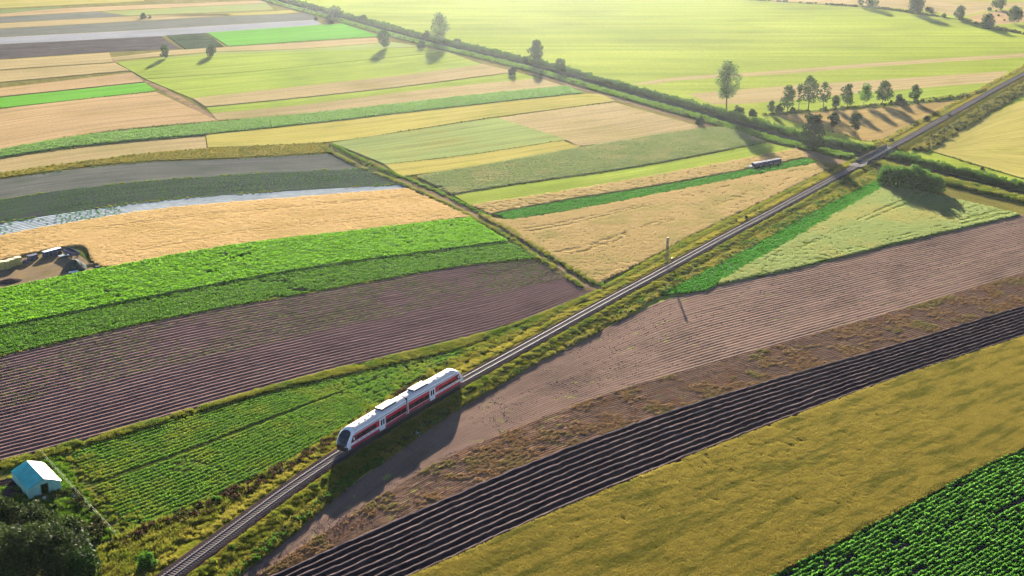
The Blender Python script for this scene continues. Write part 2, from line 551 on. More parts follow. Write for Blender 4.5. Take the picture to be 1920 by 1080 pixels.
def pt_on(f, s, t):
    n = 200
    a, b = resample(f.a, n), resample(f.b, n)
    x = s * (n - 1)
    i = np.clip(x.astype(int), 0, n - 2); fr = (x - i)[:, None]
    pa = a[i] * (1 - fr) + a[i + 1] * fr; pb = b[i] * (1 - fr) + b[i + 1] * fr
    da, db = a[i + 1] - a[i], b[i + 1] - b[i]
    d = da * (1 - t[:, None]) + db * t[:, None]
    p = pa * (1 - t[:, None]) + pb * t[:, None]
    return p, np.arctan2(d[:, 1], d[:, 0]), np.linalg.norm(pa - pb, axis=1)
def rows_on(f, key, name, label, cat, spacing, step, dz=0.0, scl=(0.85, 1.15), gaps=0.0, gsize=8.0, jit=0.1, t0=0.0, t1=1.0, s0=0.0, s1=1.0, rowgaps=0.0):
    nr = f.nr or max(1, int(round(f.W / spacing)))
    ns = max(2, int(f.L / step))
    T, S = np.meshgrid((np.arange(nr) + .5) / nr, (np.arange(ns) + .5) / ns, indexing='ij')
    T, S = T.ravel(), S.ravel()
    k = (T >= t0) & (T <= t1) & (S >= s0) & (S <= s1)
    T, S = T[k], S[k]
    n = len(T)
    S = np.clip(S + RNG.uniform(-.4, .4, n) / ns, 0, 1); T = np.clip(T + RNG.normal(0, jit, n) / nr, 0, 1)
    p, an, w = pt_on(f, S, T)
    keep = np.ones(n, bool)
    if gaps:
        keep &= fbm(p[:, 0] / gsize, p[:, 1] / gsize, f.seed + 21, 3) > gaps + RNG.uniform(-.08, .08, n)
    if rowgaps:
        rn = fbm(S * f.L / 5.0, np.floor(T * nr) * 0.83, f.seed + 51, 3)
        keep &= rn > rowgaps + RNG.uniform(-.06, .06, n)
    # where the strip narrows, thin the rows out
    keep &= RNG.uniform(0, 1, n) < np.clip(w / f.W, 0.05, 1)
    p, an = p[keep], an[keep]
    p[:, 2] = f.top + dz + (f.ridge[1] * .8 if f.ridge else 0)
    flip = RNG.integers(0, 2, len(p)) * math.pi
    return scatter(name, key, p, an + flip + RNG.normal(0, .08, len(p)), RNG.uniform(scl[0], scl[1], len(p)), label, cat)
def cover(f, key, name, label, cat, dens, dz=0.0, scl=(0.85, 1.2), gaps=0.0, gsize=10.0, t0=0.0, t1=1.0, s0=0.0, s1=1.0, tram=0.0):
    """dens: shapes per square metre"""
    cell = 1.0 / math.sqrt(dens)
    ns, nt = max(1, int(f.L * (s1 - s0) / cell)), max(1, int(f.W * (t1 - t0) / cell))
    S, T = np.meshgrid(np.arange(ns), np.arange(nt), indexing='ij')
    n = ns * nt
    S = s0 + (s1 - s0) * np.clip(S.ravel() + .5 + RNG.uniform(-.42, .42, n), 0, ns) / ns
    T = t0 + (t1 - t0) * np.clip(T.ravel() + .5 + RNG.uniform(-.42, .42, n), 0, nt) / nt
    p, an, w = pt_on(f, S, T)
    wm = w.max() if len(w) else 1
    keep = RNG.uniform(0, 1, n) < w / wm * (1 if wm <= f.W * 1.3 else wm / f.W * .8)
    if gaps:
        keep &= fbm(p[:, 0] / gsize, p[:, 1] / gsize, f.seed + 31, 3) > gaps + RNG.uniform(-.08, .08, n)
    if tram:
        y = T * f.W
        dd = np.abs((y % tram) - tram / 2)
        keep &= (np.abs(dd - .95) > .5) | (fbm(p[:, 0] / 14, p[:, 1] / 14, 77, 2) < .42)
    p = p[keep]
    p[:, 2] = f.top + dz
    m = len(p)
    sc = RNG.uniform(scl[0], scl[1], m)
    return scatter(name, key, p, RNG.uniform(0, 6.28, m), sc, label, cat)

# ------------------------------------------------------------------ materials of the land
M = {}
M['meadow'] = field_mat('meadow', A(172, 190, 70), A(196, 208, 92), A(160, 172, 72), streak=(120, 14), patch=160, fine=2.5, bump=0.35)
M['verge'] = field_mat('verge', A(140, 130, 45), A(110, 125, 40), A(165, 140, 60), streak=(8, 2), patch=14, fine=0.8, bump=0.5)
M['verge_gold'] = field_mat('verge_gold', A(172, 150, 58), A(146, 134, 50), A(118, 126, 44), streak=(7, 1.5), patch=12, fine=0.8, bump=0.5)
M['bank'] = field_mat('bank', A(88, 120, 50), A(130, 145, 58), A(70, 100, 45), streak=(10, 3), patch=18, fine=1.2, bump=0.6)
M['dirt'] = field_mat('dirt', A(168, 140, 112), A(190, 160, 128), A(130, 108, 80), streak=(12, 0.7), patch=10, fine=0.7, bump=0.1)
M['soil_dark'] = field_mat('soil_dark', A(84, 68, 74), A(104, 86, 90), A(70, 58, 64), streak=(3, 1), patch=20, fine=0.45, bump=0.12)
M['soil_ridge'] = field_mat('soil_ridge', A(70, 56, 64), A(86, 70, 76), A(60, 50, 58), streak=(3, 1), patch=20, fine=0.45, bump=0.12, crest=A(196, 172, 166), crest_amt=.95)  # pale crest colour paints sunlight onto the ridge tops
M['soil_taupe'] = field_mat('soil_taupe', A(158, 130, 116), A(174, 144, 130), A(130, 108, 98), streak=(40, 0.9), patch=40, fine=0.5, bump=0.14, crest=A(206, 174, 156), crest_amt=.75)
M['soil_rust'] = field_mat('soil_rust', A(172, 136, 114), A(194, 156, 130), A(178, 128, 92), streak=(9, 1.2), patch=16, fine=0.45, bump=0.25, crest=A(190, 148, 116), crest_amt=.6)
M['soil_purple'] = field_mat('soil_purple', A(160, 122, 116), A(176, 136, 128), A(138, 108, 100), streak=(14, 0.8), patch=30, fine=0.5, bump=0.14, crest=A(206, 168, 162), crest_amt=.8)  # lit bands of the ridges painted in as a lighter crest
M['soil_slate'] = field_mat('soil_slate', A(124, 126, 120), A(140, 140, 134), A(112, 122, 108), streak=(22, 1.2), patch=30, fine=0.8, bump=0.15)
M['soil_pale'] = field_mat('soil_pale', A(176, 150, 138), A(192, 166, 150), A(160, 138, 124), streak=(18, 1.0), patch=30, fine=0.8, bump=0.15)
M['soil_bean'] = field_mat('soil_bean', A(82, 72, 80), A(104, 92, 96), None, streak=(4, .6), patch=10, fine=0.4, bump=0.1)
M['wheat_olive'] = field_mat('wheat_olive', A(150, 132, 52), A(168, 146, 62), A(120, 118, 48), streak=(9, 2.2), patch=12, fine=0.5, bump=0.3)
M['wheat_tan'] = field_mat('wheat_tan', A(196, 166, 106), A(206, 176, 118), A(180, 156, 92), streak=(24, 3), patch=30, fine=0.6, bump=0.2, tram=18)
M['wheat_orange'] = field_mat('wheat_orange', A(222, 184, 122), A(232, 196, 138), A(208, 172, 108), streak=(45, 3.5), patch=40, fine=0.8, bump=0.2, tram=21)
M['wheat_green'] = field_mat('wheat_green', A(148, 172, 88), A(166, 182, 96), A(176, 176, 92), streak=(30, 3), patch=26, fine=0.6, bump=0.25, tram=16)
M['wheat_yellow'] = field_mat('wheat_yellow', A(204, 190, 100), A(216, 202, 112), A(190, 186, 92), streak=(40, 3), patch=40, fine=0.8, bump=0.2, tram=18)
M['grass_lime'] = field_mat('grass_lime', A(170, 192, 76), A(188, 202, 90), A(154, 178, 70), streak=(50, 5), patch=50, fine=1.2, bump=0.25, tram=24)
M['grass_pale'] = field_mat('grass_pale', A(168, 186, 112), A(182, 194, 118), A(190, 184, 106), streak=(40, 4), patch=45, fine=1.0, bump=0.2, tram=18)
M['grass_vivid'] = field_mat('grass_vivid', A(118, 196, 60), A(134, 208, 74), None, streak=(40, 3), patch=50, fine=1.2, bump=0.25, tram=16)
M['tan_far'] = field_mat('tan_far', A(204, 180, 130), A(216, 192, 142), A(190, 174, 116), streak=(70, 3), patch=70, fine=1.4, bump=0.15, tram=20)
M['tan_pink'] = field_mat('tan_pink', A(212, 178, 132), A(224, 190, 144), A(202, 172, 122), streak=(70, 3), patch=60, fine=1.4, bump=0.15, tram=20)
M['leaf_under'] = field_mat('leaf_under', A(70, 96, 40), A(90, 112, 48), None, streak=(4, .8), patch=12, fine=0.5, bump=0.2)
M['leaf_lane'] = field_mat('leaf_lane', A(92, 110, 48), A(110, 124, 56), A(126, 118, 60), streak=(5, .8), patch=12, fine=0.5, bump=0.2)
M['leaf_mid'] = field_mat('leaf_mid', A(130, 150, 92), A(146, 164, 102), A(118, 138, 84), streak=(12, 1.0), patch=20, fine=0.7, bump=0.3)
M['leaf_bright'] = field_mat('leaf_bright', A(70, 116, 34), A(88, 134, 40), None, streak=(12, 1.0), patch=20, fine=0.7, bump=0.3)
M['yard'] = field_mat('yard', A(176, 150, 112), A(160, 140, 126), A(150, 136, 90), streak=(6, 4), patch=12, fine=0.8, bump=0.15)
M['yard_grass'] = field_mat('yard_grass', A(84, 112, 52), A(110, 128, 58), A(120, 112, 70), streak=(6, 3), patch=10, fine=0.7, bump=0.3)
M['plastic'] = field_mat('plastic', A(150, 160, 158), A(166, 174, 176), A(120, 150, 132), streak=(10, 0.5), patch=12, fine=0.6, bump=0.1, rough=0.5, crest=A(224, 234, 244, .72), crest_amt=1.0, crest_at=.2)
M['plastic_far'] = field_mat('plastic_far', A(176, 172, 176), A(192, 188, 194), A(164, 162, 160), streak=(30, 1.5), patch=40, fine=1.0, bump=0.1, rough=0.5, crest=A(214, 218, 228), crest_amt=.9, crest_at=.3)
M['straw_yellow'] = field_mat('straw_yellow', A(206, 194, 108), A(216, 202, 120), A(196, 190, 96), streak=(40, 3), patch=40, fine=0.9, bump=0.25, tram=22)
M['water'] = plain('water', (0.012, 0.022, 0.022), rough=0.9, var=0.4, vscale=0.2, spec=0.0)

# plants
_wa = P(1920, 636) - P(1000, 985)
WHEAT_ANG = math.atan2(_wa[1], _wa[0])
sets('bean', shape_rowleaf, leaf_mat('bean_leaf', A(134, 202, 86), A(76, 140, 54), 0.42), L=.5, wid=.27, hgt=.55, n=24, size=.22)
sets('beet', shape_rowleaf, leaf_mat('beet_leaf', A(164, 226, 60), A(104, 176, 42), 0.42, c3=A(130, 198, 48), patch=6), L=1.3, wid=.42, hgt=.6, n=46, size=.26)
sets('potato', shape_rowleaf, leaf_mat('potato_leaf', A(124, 178, 60), A(76, 130, 44), 0.42), L=1.3, wid=.45, hgt=.5, n=60, size=.2)
sets('clover', shape_rowleaf, leaf_mat('clover_leaf', A(134, 182, 66), A(92, 146, 50), 0.4, c3=A(150, 176, 64), patch=9), L=1.2, wid=.4, hgt=.38, n=64, size=.15)
sets('grey_potato', shape_rowleaf, leaf_mat('grey_potato_leaf', A(164, 180, 124), A(136, 158, 104), 0.35, c3=A(176, 178, 128), patch=16), L=1.6, wid=.6, hgt=.5, n=50, size=.26)
sets('green_strip', shape_rowleaf, leaf_mat('strip_leaf', A(90, 168, 52), A(66, 140, 44), 0.4), L=1.5, wid=.5, hgt=.6, n=56, size=.24)
sets('far_strip', shape_rowleaf, leaf_mat('far_strip_leaf', A(150, 192, 112), A(120, 166, 90), 0.4), L=1.5, wid=.5, hgt=.6, n=50, size=.28)
sets('weed', shape_rowleaf, leaf_mat('weed_leaf', A(120, 140, 64), A(92, 116, 52), 0.35), L=1.2, wid=.3, hgt=.25, n=22, size=.16)
sets('dry_weed', shape_rowleaf, leaf_mat('dry_weed_leaf', A(170, 134, 104), A(136, 110, 86), 0.35, c3=A(138, 130, 82), patch=12), L=1.2, wid=.4, hgt=.25, n=26, size=.16)
sets('wheat_olive', shape_blades, leaf_mat('wheat_olive_ears', A(198, 178, 86), A(134, 124, 54), 0.5, c3=A(126, 124, 54), patch=2.2, ang=WHEAT_ANG, tint=(1.1, 1.1, 1.0, 1)), hgt=.5, n=120, width=.075, lean=.35)
sets('wheat_tan', shape_blades, leaf_mat('wheat_tan_ears', A(214, 188, 136), A(190, 166, 116), 0.5, c3=A(184, 170, 112), patch=15, tint=(1.1, 1.1, 1.0, 1)), hgt=.45, n=90, width=.11, lean=.4)
sets('wheat_orange', shape_blades, leaf_mat('wheat_orange_ears', A(238, 206, 152), A(220, 186, 130), 0.5, c3=A(214, 184, 126), patch=20, tint=(1.1, 1.1, 1.0, 1)), hgt=.42, n=80, width=.13, lean=.4)
sets('wheat_green', shape_blades, leaf_mat('wheat_green_ears', A(180, 194, 126), A(158, 176, 108), 0.5, c3=A(190, 188, 118), patch=22, tint=(1.1, 1.1, 1.0, 1)), hgt=.45, n=90, width=.11, lean=.4)
sets('wheat_yellow', shape_blades, leaf_mat('wheat_yellow_ears', A(216, 198, 90), A(190, 176, 74), 0.55, tint=(1.1, 1.1, 1.0, 1)), hgt=.42, n=70, width=.15, lean=.4)
sets('tall_grass', shape_blades, leaf_mat('tall_grass_blade', A(160, 160, 66), A(124, 136, 50), 0.45, c3=A(104, 130, 44), patch=7), S=1.2, hgt=.8, n=80, width=.09, lean=.7)
sets('gold_grass', shape_blades, leaf_mat('gold_grass_blade', A(186, 176, 82), A(152, 148, 64), 0.45, c3=A(126, 138, 52), patch=8), S=1.2, hgt=.7, n=80, width=.1, lean=.7)
sets('green_grass', shape_blades, leaf_mat('green_grass_blade', A(116, 158, 46), A(92, 132, 40), 0.45), S=1.2, hgt=.6, n=80, width=.1, lean=.6)
sets('reed', shape_blades, leaf_mat('reed_blade', A(96, 132, 58), A(70, 106, 46), 0.4), S=1.8, hgt=2.2, n=70, width=.16, lean=.3)
sets('scrub_gold', shape_shrub, leaf_mat('scrub_gold_leaf', A(166, 158, 84), A(118, 126, 58), 0.4), r=.9, n=150, size=.24)
sets('scrub_green', shape_shrub, leaf_mat('scrub_green_leaf', A(104, 146, 52), A(72, 112, 40), 0.4), r=1.0, n=150, size=.26)
sets('scrub_dark', shape_shrub, leaf_mat('scrub_dark_leaf', A(70, 92, 42), A(92, 88, 46), 0.3), r=1.0, n=150, size=.24)
sets('ditch_scrub', shape_shrub, leaf_mat('ditch_scrub_leaf', A(112, 82, 56), A(84, 66, 44), 0.25), r=.9, n=120, size=.22)
sets('clod_rust', shape_clods, plain('clod_rust', A(196, 146, 114)[:3], rough=.95, spec=.0, var=.3), n=20, r=.19)
sets('clod_dark', shape_clods, plain('clod_dark', A(130, 108, 104)[:3], rough=.95, spec=.1), n=12, r=.14)

# ------------------------------------------------------------------ the ground: one sheet to the horizon
def ground_sheet():
    n, R = 60, 4500.0
    x = np.linspace(-R, R, n + 1)
    X, Y = np.meshgrid(x, x + 500, indexing='ij')
    V = np.stack([X, Y, np.zeros_like(X)], -1).reshape(-1, 3)
    I = np.arange((n + 1) ** 2).reshape(n + 1, n + 1)
    F = np.stack([I[:-1, :-1], I[1:, :-1], I[1:, 1:], I[:-1, 1:]], -1).reshape(-1, 4)
    add('ground', mk_mesh('ground', V, F, M['meadow'], V[:, :2]), label='pale green meadow land stretching away to the horizon', cat='ground', kind='structure')
ground_sheet()

M['farmland'] = field_mat('farmland', A(138, 132, 66), A(158, 146, 84), A(118, 120, 56), streak=(20, 4), patch=30, fine=1.2, bump=0.2)
field('farmland', [(-420, -20), (-420, 300), (-420, 700), (-420, 1220)], [(430, -22), (787, 68), (1133, 155), (1400, 232), (1600, 300), (1364, 440), (1120, 573), (861, 716), (640, 850), (140, 1215)], M['farmland'], z0=.008, zb=-.05, du=12, dv=12, smooth=True, wob=0, edge=False, label='dull olive ground between the fields left of the railway', cat='ground', seed=150)
field('farmland', [(1640, 300), (1772, 333), (1920, 369), (2060, 404)], [(1640, 350), (1760, 372), (1910, 408), (2060, 420)], M['farmland'], z0=.008, zb=-.05, du=6, dv=6, wob=0, edge=False, label='dull olive ground between the canal and the pale green wheat', cat='ground', seed=151)
# edges used more than once
E_R12 = [(1200, 1212), (1340, 1139), (1480, 1066), (1576, 1017), (1672, 967), (1769, 916), (1841, 878), (1920, 843), (2060, 779)]
E_R23 = [(420, 1230), (790, 1080), (1000, 985), (1250, 880), (1500, 782), (1700, 708), (1920, 636), (2060, 590)]
E_R34 = [(250, 1190), (510, 1080), (700, 995), (900, 908), (1100, 828), (1300, 758), (1500, 699), (1700, 642), (1920, 576), (2060, 532)]
E_R4m = [(330, 1170), (480, 1085), (640, 978), (780, 890), (900, 830), (1100, 752), (1300, 692), (1500, 635), (1700, 578), (1920, 512), (2060, 470)]
E_R4v = [(330, 1168), (455, 1075), (560, 992), (640, 924), (760, 836), (862, 762), (917, 729), (973, 695), (1062, 655), (1170, 598), (1250, 562), (1350, 535), (1500, 503), (1700, 454), (1905, 406), (2060, 366)]
def offset_line(e, o):
    c = line(e)
    d = np.gradient(c, axis=0); d /= np.linalg.norm(d, axis=1, keepdims=True)
    return c + np.stack([-d[:, 1], d[:, 0], 0 * d[:, 0]], 1) * o
f_bean = field('bean_field', E_R12, offset_line(E_R12, -40.0), M['soil_bean'], du=1.2, ridge=(.95, 0.12), label='dark soil bean field in the bottom right corner', seed=1)
rows_on(f_bean, 'bean', 'bean_plants', 'rows of leafy green bean plants in the bottom right corner', 'bean crop', 1.12, .42, scl=(.6, 1.4), gaps=.18, gsize=6.0, jit=.09, rowgaps=.29)
f_wheat = field('wheat_field', E_R23, E_R12, M['wheat_olive'], h=0.55, du=1.5, dv=1.5, relief=.08, rsize=9, label='olive gold wheat field beside the dark ridged strip', seed=2, wob=.25)
rows_on(f_wheat, 'wheat_olive', 'wheat_stalks', 'olive gold standing wheat beside the dark ridged strip', 'wheat crop', .95, .62, dz=-.1, scl=(.92, 1.08), jit=.1)
f_ridge = field('ridged_field', E_R34, E_R23, M['soil_ridge'], du=1.0, ridge=(2.05, 0.78), edge=False, label='dark soil strip raised into broad parallel ridges', seed=3)
f_rust = field('stubble_field', E_R4m, E_R34, M['soil_rust'], du=1.0, edge=False, ridge=(1.15, 0.14), relief=.1, rsize=1.2, label='rust brown cloddy strip beside the dark ridges', seed=4)
cover(f_rust, 'clod_rust', 'soil_clods', 'loose brown clods on the rust brown strip', 'soil', .5, scl=(.4, 1.3), gaps=.22, gsize=6)
rows_on(f_rust, 'dry_weed', 'dry_weeds', 'rows of dry rust coloured weeds on the cloddy strip', 'weeds', 1.15, 1.0, gaps=.54, gsize=5, scl=(.6, 1.2))
f_taupe = field('bare_field', E_R4v, E_R4m, M['soil_taupe'], du=1.2, edge=False, ridge=(1.3, 0.09), relief=.05, rsize=2, label='pale taupe bare field right of the railway', seed=5)
cover(f_taupe, 'clod_dark', 'soil_crumbs', 'small soil crumbs on the pale taupe field', 'soil', .22, gaps=.4, gsize=9, scl=(.5, 1.0))

# triangle of light green wheat and dark green strip right of the track
f_lg = field('green_wheat_field', [(1345, 533), (1470, 462), (1560, 408), (1668, 347)], [(1350, 535), (1500, 501), (1700, 452), (1912, 404)], M['wheat_green'], h=.5, du=2, dv=2, relief=.06, label='triangle of pale green wheat right of the railway', seed=6)
cover(f_lg, 'wheat_green', 'green_wheat_stalks', 'pale green standing wheat in the triangle right of the railway', 'wheat crop', 1.2, dz=-.12, tram=16, scl=(.9, 1.15))
f_ds = field('beet_strip', [(1235, 556), (1400, 469), (1520, 401), (1640, 341)], [(1325, 546), (1450, 472), (1560, 410), (1662, 350)], M['leaf_under'], du=2, ridge=(.8, .1), label='narrow dark green beet strip along the railway', seed=7)
rows_on(f_ds, 'green_strip', 'beet_strip_plants', 'dark green leafy rows in the narrow strip along the railway', 'beet crop', .8, 1.1)

# fields left of the track
E_L12 = [(-140, 906), (0, 868), (200, 815), (420, 752), (640, 692), (850, 642), (1000, 600), (1116, 548)]
E_L23 = [(-140, 704), (0, 670), (300, 602), (600, 547), (870, 500), (1020, 486)]
E_L34 = [(-140, 646), (0, 617), (200, 577), (400, 538), (600, 503), (800, 476), (950, 456)]
E_L45 = [(-140, 572), (0, 546), (200, 506), (440, 463), (660, 437), (880, 412)]
E_L56 = [(-140, 480), (0, 445), (160, 416), (320, 392), (560, 372), (762, 356)]
E_L67 = [(-140, 448), (0, 420), (150, 396), (350, 372), (600, 355), (758, 346)]
f_cl = field('clover_field', [(112, 852), (300, 795), (460, 746), (640, 703), (780, 672), (872, 650)], [(218, 1006), (400, 932), (560, 852), (640, 803), (760, 724), (878, 653)], M['leaf_lane'], h=.05, du=1.5, ridge=(.85, .08), label='green crop field left of the railway beside the wire fence', seed=8)
rows_on(f_cl, 'clover', 'green_crop_rows', 'green leafy crop rows left of the railway beside the wire fence', 'green crop', .85, .8, t1=.43, s0=.02, gaps=.2, gsize=9)
rows_on(f_cl, 'clover', 'green_crop_rows', 'green leafy crop rows between the tractor lane and the railway verge', 'green crop', .85, .8, t0=.455, s0=.02, gaps=.2, gsize=9)
cover(f_cl, 'tall_grass', 'headland_grass', 'yellow green grass at the fence end of the green crop', 'grass', .7, s1=.06, scl=(.4, .8), gaps=.3, gsize=5)
f_pu = field('ploughed_field', E_L23, E_L12, M['soil_purple'], du=1.5, ridge=(1.6, .26), relief=.05, rsize=2, label='purple brown ploughed field with long straight ridges', seed=9)
rows_on(f_pu, 'weed', 'ploughed_field_weeds', 'thin green weeds on the upper half of the ploughed field', 'weeds', 1.6, .8, jit=.3, t1=.55, gaps=.33, gsize=16, dz=-.05, scl=(.4, .75))
f_l3 = field('potato_field', E_L34, E_L23, M['leaf_under'], h=.05, du=2.5, ridge=(1.2, .15), label='dark green potato strip above the ploughed field', seed=10)
rows_on(f_l3, 'potato', 'potato_plants', 'dark green potato plants above the ploughed field', 'potato crop', 1.2, .9, scl=(.85, 1.3), gaps=.2, gsize=7)
f_l4 = field('beet_field', E_L45, E_L34, M['leaf_bright'], h=.55, du=2.5, dv=2, relief=.06, label='vivid bright green beet strip below the orange wheat', seed=11)
rows_on(f_l4, 'beet', 'beet_plants', 'vivid bright green leafy beet plants below the orange wheat', 'beet crop', 1.3, .95, scl=(.85, 1.3), dz=-.1, gaps=.18, gsize=7)
# orange wheat with the corner cut out for the yard
f_l5 = field('orange_wheat_field', E_L56, [(-140, 520), (0, 489), (155, 462), (208, 503), (440, 461), (660, 435), (880, 408)], M['wheat_orange'], h=.55, du=3, dv=3, relief=.05, label='orange ripe wheat field around the small yard', seed=12)
cover(f_l5, 'wheat_orange', 'orange_wheat_ears', 'orange ripe standing wheat around the small yard', 'wheat crop', .9, dz=-.2, tram=21)
f_yard = field('yard', [(-140, 522), (0, 491), (155, 466)], [(-140, 570), (0, 545), (206, 503)], M['yard'], z0=.03, label='bare sandy yard corner between wheat and beet', cat='yard', seed=13)
f_yg = field('yard_grass_edge', [(118, 472), (155, 464), (185, 486), (205, 502)], [(118, 482), (140, 474), (165, 490), (180, 506)], M['yard_grass'], z0=.05, label='grassy corner of the sandy yard', cat='grass', seed=14)
f_l6 = field('mulch_strip', E_L67, E_L56, M['plastic'], du=3, ridge=(1.6, .1), label='strip of white plastic film over low beds', seed=15)
rows_on(f_l6, 'green_strip', 'mulch_seedlings', 'green seedlings between the white plastic beds', 'seedlings', 1.6, 1.6, s1=.4, gaps=.38, gsize=14, jit=.3, scl=(.3, .55))
f_l7 = field('dark_row_field', [(-140, 400), (0, 376), (160, 352), (400, 331), (692, 316)], E_L67, M['soil_slate'], du=3, ridge=(1.8, .2), label='dark slate field with fine rows above the plastic strip', seed=16)
rows_on(f_l7, 'potato', 'young_row_plants', 'sparse young plants on the dark slate field', 'seedlings', 1.8, 1.0, gaps=.2, gsize=14, scl=(.25, .5))
f_l7b = field('slate_field', [(-140, 362), (0, 337), (230, 308), (430, 299), (625, 288)], [(-140, 400), (0, 376), (160, 352), (400, 331), (692, 316)], M['soil_slate'], du=4, ridge=(2.2, .1), label='smooth slate grey field below the yellow grass strip', seed=17)
f_l8 = field('yellow_grass_strip', [(-140, 352), (0, 326), (230, 294), (390, 279), (605, 269)], [(-140, 360), (0, 335), (230, 306), (430, 297), (625, 286)], M['verge_gold'], h=.3, du=4, dv=3, relief=.1, label='rough yellow grass strip above the slate field', cat='grass', seed=18)
cover(f_l8, 'gold_grass', 'yellow_grass', 'rough yellow grass above the slate field', 'grass', .5, scl=(.35, .7))
f_l9 = field('fallow_strip', [(-140, 326), (0, 299), (170, 275), (385, 255)], [(-140, 350), (0, 325), (230, 293), (388, 279)], M['tan_far'], h=.1, label='pale brown fallow strip left of the yellow one', seed=19)
f_l10 = field('green_crop_strip', [(-140, 306), (0, 283), (160, 256), (420, 230), (620, 211), (880, 181), (1062, 163)], [(-140, 322), (0, 297), (160, 274), (400, 252), (620, 229), (860, 201), (1092, 176)], M['leaf_mid'], h=.25, du=4, ridge=(1.2, .25), label='long green leafy strip crossing the middle distance', seed=20)
rows_on(f_l10, 'far_strip', 'green_strip_plants', 'green leafy plants on the long strip in the middle distance', 'green crop', 1.2, 1.5, scl=(.9, 1.4), dz=-.15)
# big pale tan field and thin strips at the far left
f_l11 = field('stubble_field', [(-140, 228), (0, 206), (150, 188), (292, 173)], [(-140, 304), (0, 281), (200, 247), (408, 227)], M['tan_pink'], h=.3, label='large pale orange stubble field at the left edge', seed=21)
f_l12 = field('clover_strip', [(-140, 198), (0, 184), (272, 156)], [(-140, 217), (0, 203), (292, 171)], M['grass_vivid'], h=.3, label='thin vivid green strip at the far left', seed=22)
f_l13 = field('orange_strip', [(-140, 180), (0, 166), (248, 137)], [(-140, 196), (0, 182), (270, 154)], M['tan_pink'], h=.3, label='thin orange stubble strip above the vivid green strip', seed=23)
f_l14 = field('tan_strip', [(-140, 144), (0, 134), (216, 119)], [(-140, 168), (0, 155), (243, 133)], M['tan_far'], h=.35, label='pale tan strip left of the short farm track', seed=24)
f_l15 = field('tan_strip', [(-140, 122), (0, 113), (205, 99)], [(-140, 140), (0, 131), (212, 117)], M['tan_far'], h=.2, label='pale tan strip under the lilac ploughed strip', seed=25)
# between the farm tracks and the canal
E_M1 = [(218, 118), (400, 104), (640, 95), (795, 90)]
E_M12 = [(272, 149), (460, 136), (640, 118), (838, 98)]
E_M23 = [(362, 186), (560, 164), (760, 142), (905, 122)]
E_M34 = [(386, 202), (560, 185), (760, 163), (968, 136)]
E_M45 = [(396, 213), (560, 198), (800, 168), (1010, 147)]
field('lime_field', E_M1, E_M12, M['grass_lime'], h=.45, label='lime green field below the two lone trees', seed=26)
field('lime_field', E_M12, E_M23, M['grass_lime'], h=.3, z0=.0, label='broad lime green field below the two lone trees', seed=27)
field('tan_field', E_M23, E_M34, M['tan_far'], h=.55, label='tan strip between two lime green fields', seed=28)
field('lime_strip', E_M34, E_M45, M['grass_lime'], h=.25, z0=.01, label='thin lime green strip ending at the canal', seed=29)
field('tan_strip', E_M45, [(408, 226), (620, 209), (880, 180), (1058, 162)], M['tan_far'], h=.2, label='tan strip above the long green leafy strip', seed=30)
f_m6 = field('yellow_wheat_field', [(386, 255), (620, 230), (860, 202), (1095, 177), (1150, 189)], [(390, 278), (620, 267), (780, 243), (932, 220), (1152, 191)], M['wheat_yellow'], h=.4, label='bright yellow strip below the long green leafy strip', seed=31)
f_m7 = field('pale_green_field', [(622, 269), (780, 245), (932, 222)], [(722, 309), (880, 291), (1062, 263)], M['grass_pale'], h=.4, du=3, dv=3, relief=.05, label='pale sage green field at the bend of the farm track', seed=32)
f_m8 = field('yellow_strip', [(722, 310), (880, 292), (1062, 264)], [(752, 332), (900, 312), (1088, 277)], M['wheat_yellow'], h=.35, label='short yellow strip below the pale sage field', seed=33)
f_m9 = field('straw_field', [(934, 222), (1050, 206), (1152, 193)], [(1082, 275), (1200, 263), (1318, 240)], M['tan_far'], h=.35, z0=.02, label='straw coloured field with pale scrapes near the canal', seed=34)
f_m10 = field('grey_potato_field', [(782, 332), (900, 313), (1100, 277), (1310, 243), (1368, 243)], [(850, 366), (1000, 342), (1200, 313), (1436, 268)], M['leaf_mid'], h=.1, du=3, ridge=(1.1, .15), label='grey green potato field in the middle distance', seed=35)
rows_on(f_m10, 'grey_potato', 'grey_potato_plants', 'grey green potato plants in the middle distance', 'potato crop', 1.1, 1.3, scl=(.9, 1.4))
f_m11 = field('lime_strip', [(850, 367), (1000, 343), (1200, 314), (1438, 269)], [(884, 387), (1060, 360), (1250, 327), (1492, 281)], M['grass_lime'], h=.3, du=3, dv=3, relief=.05, label='yellow green strip below the grey potato field', seed=36)
f_m12 = field('tan_strip', [(884, 388), (1060, 361), (1250, 328), (1494, 282)], [(918, 404), (1060, 377), (1250, 347), (1515, 297)], M['wheat_tan'], h=.75, du=3, dv=3, relief=.05, label='tall tan wheat strip shading the dark green one', seed=37)
cover(f_m12, 'wheat_tan', 'tan_strip_stalks', 'tall tan wheat on the strip above the dark green one', 'wheat crop', .5, dz=-.1)
f_m13 = field('dark_green_strip', [(930, 404), (1060, 379), (1250, 349), (1515, 299)], [(955, 414), (1100, 391), (1280, 356), (1530, 306)], M['leaf_under'], h=.05, du=3, ridge=(.9, .12), label='narrow dark green strip above the tan triangle', seed=38)
rows_on(f_m13, 'green_strip', 'dark_strip_plants', 'dark green leafy plants above the tan triangle', 'green crop', .9, 1.2)
f_m14 = field('tan_wheat_field', [(903, 406), (960, 415), (1100, 393), (1280, 358), (1535, 308)], [(1122, 534), (1220, 484), (1300, 441), (1450, 369), (1552, 318)], M['wheat_tan'], h=.55, du=2.5, dv=2.5, relief=.07, label='large tan wheat triangle left of the railway', seed=39, wob=.3)
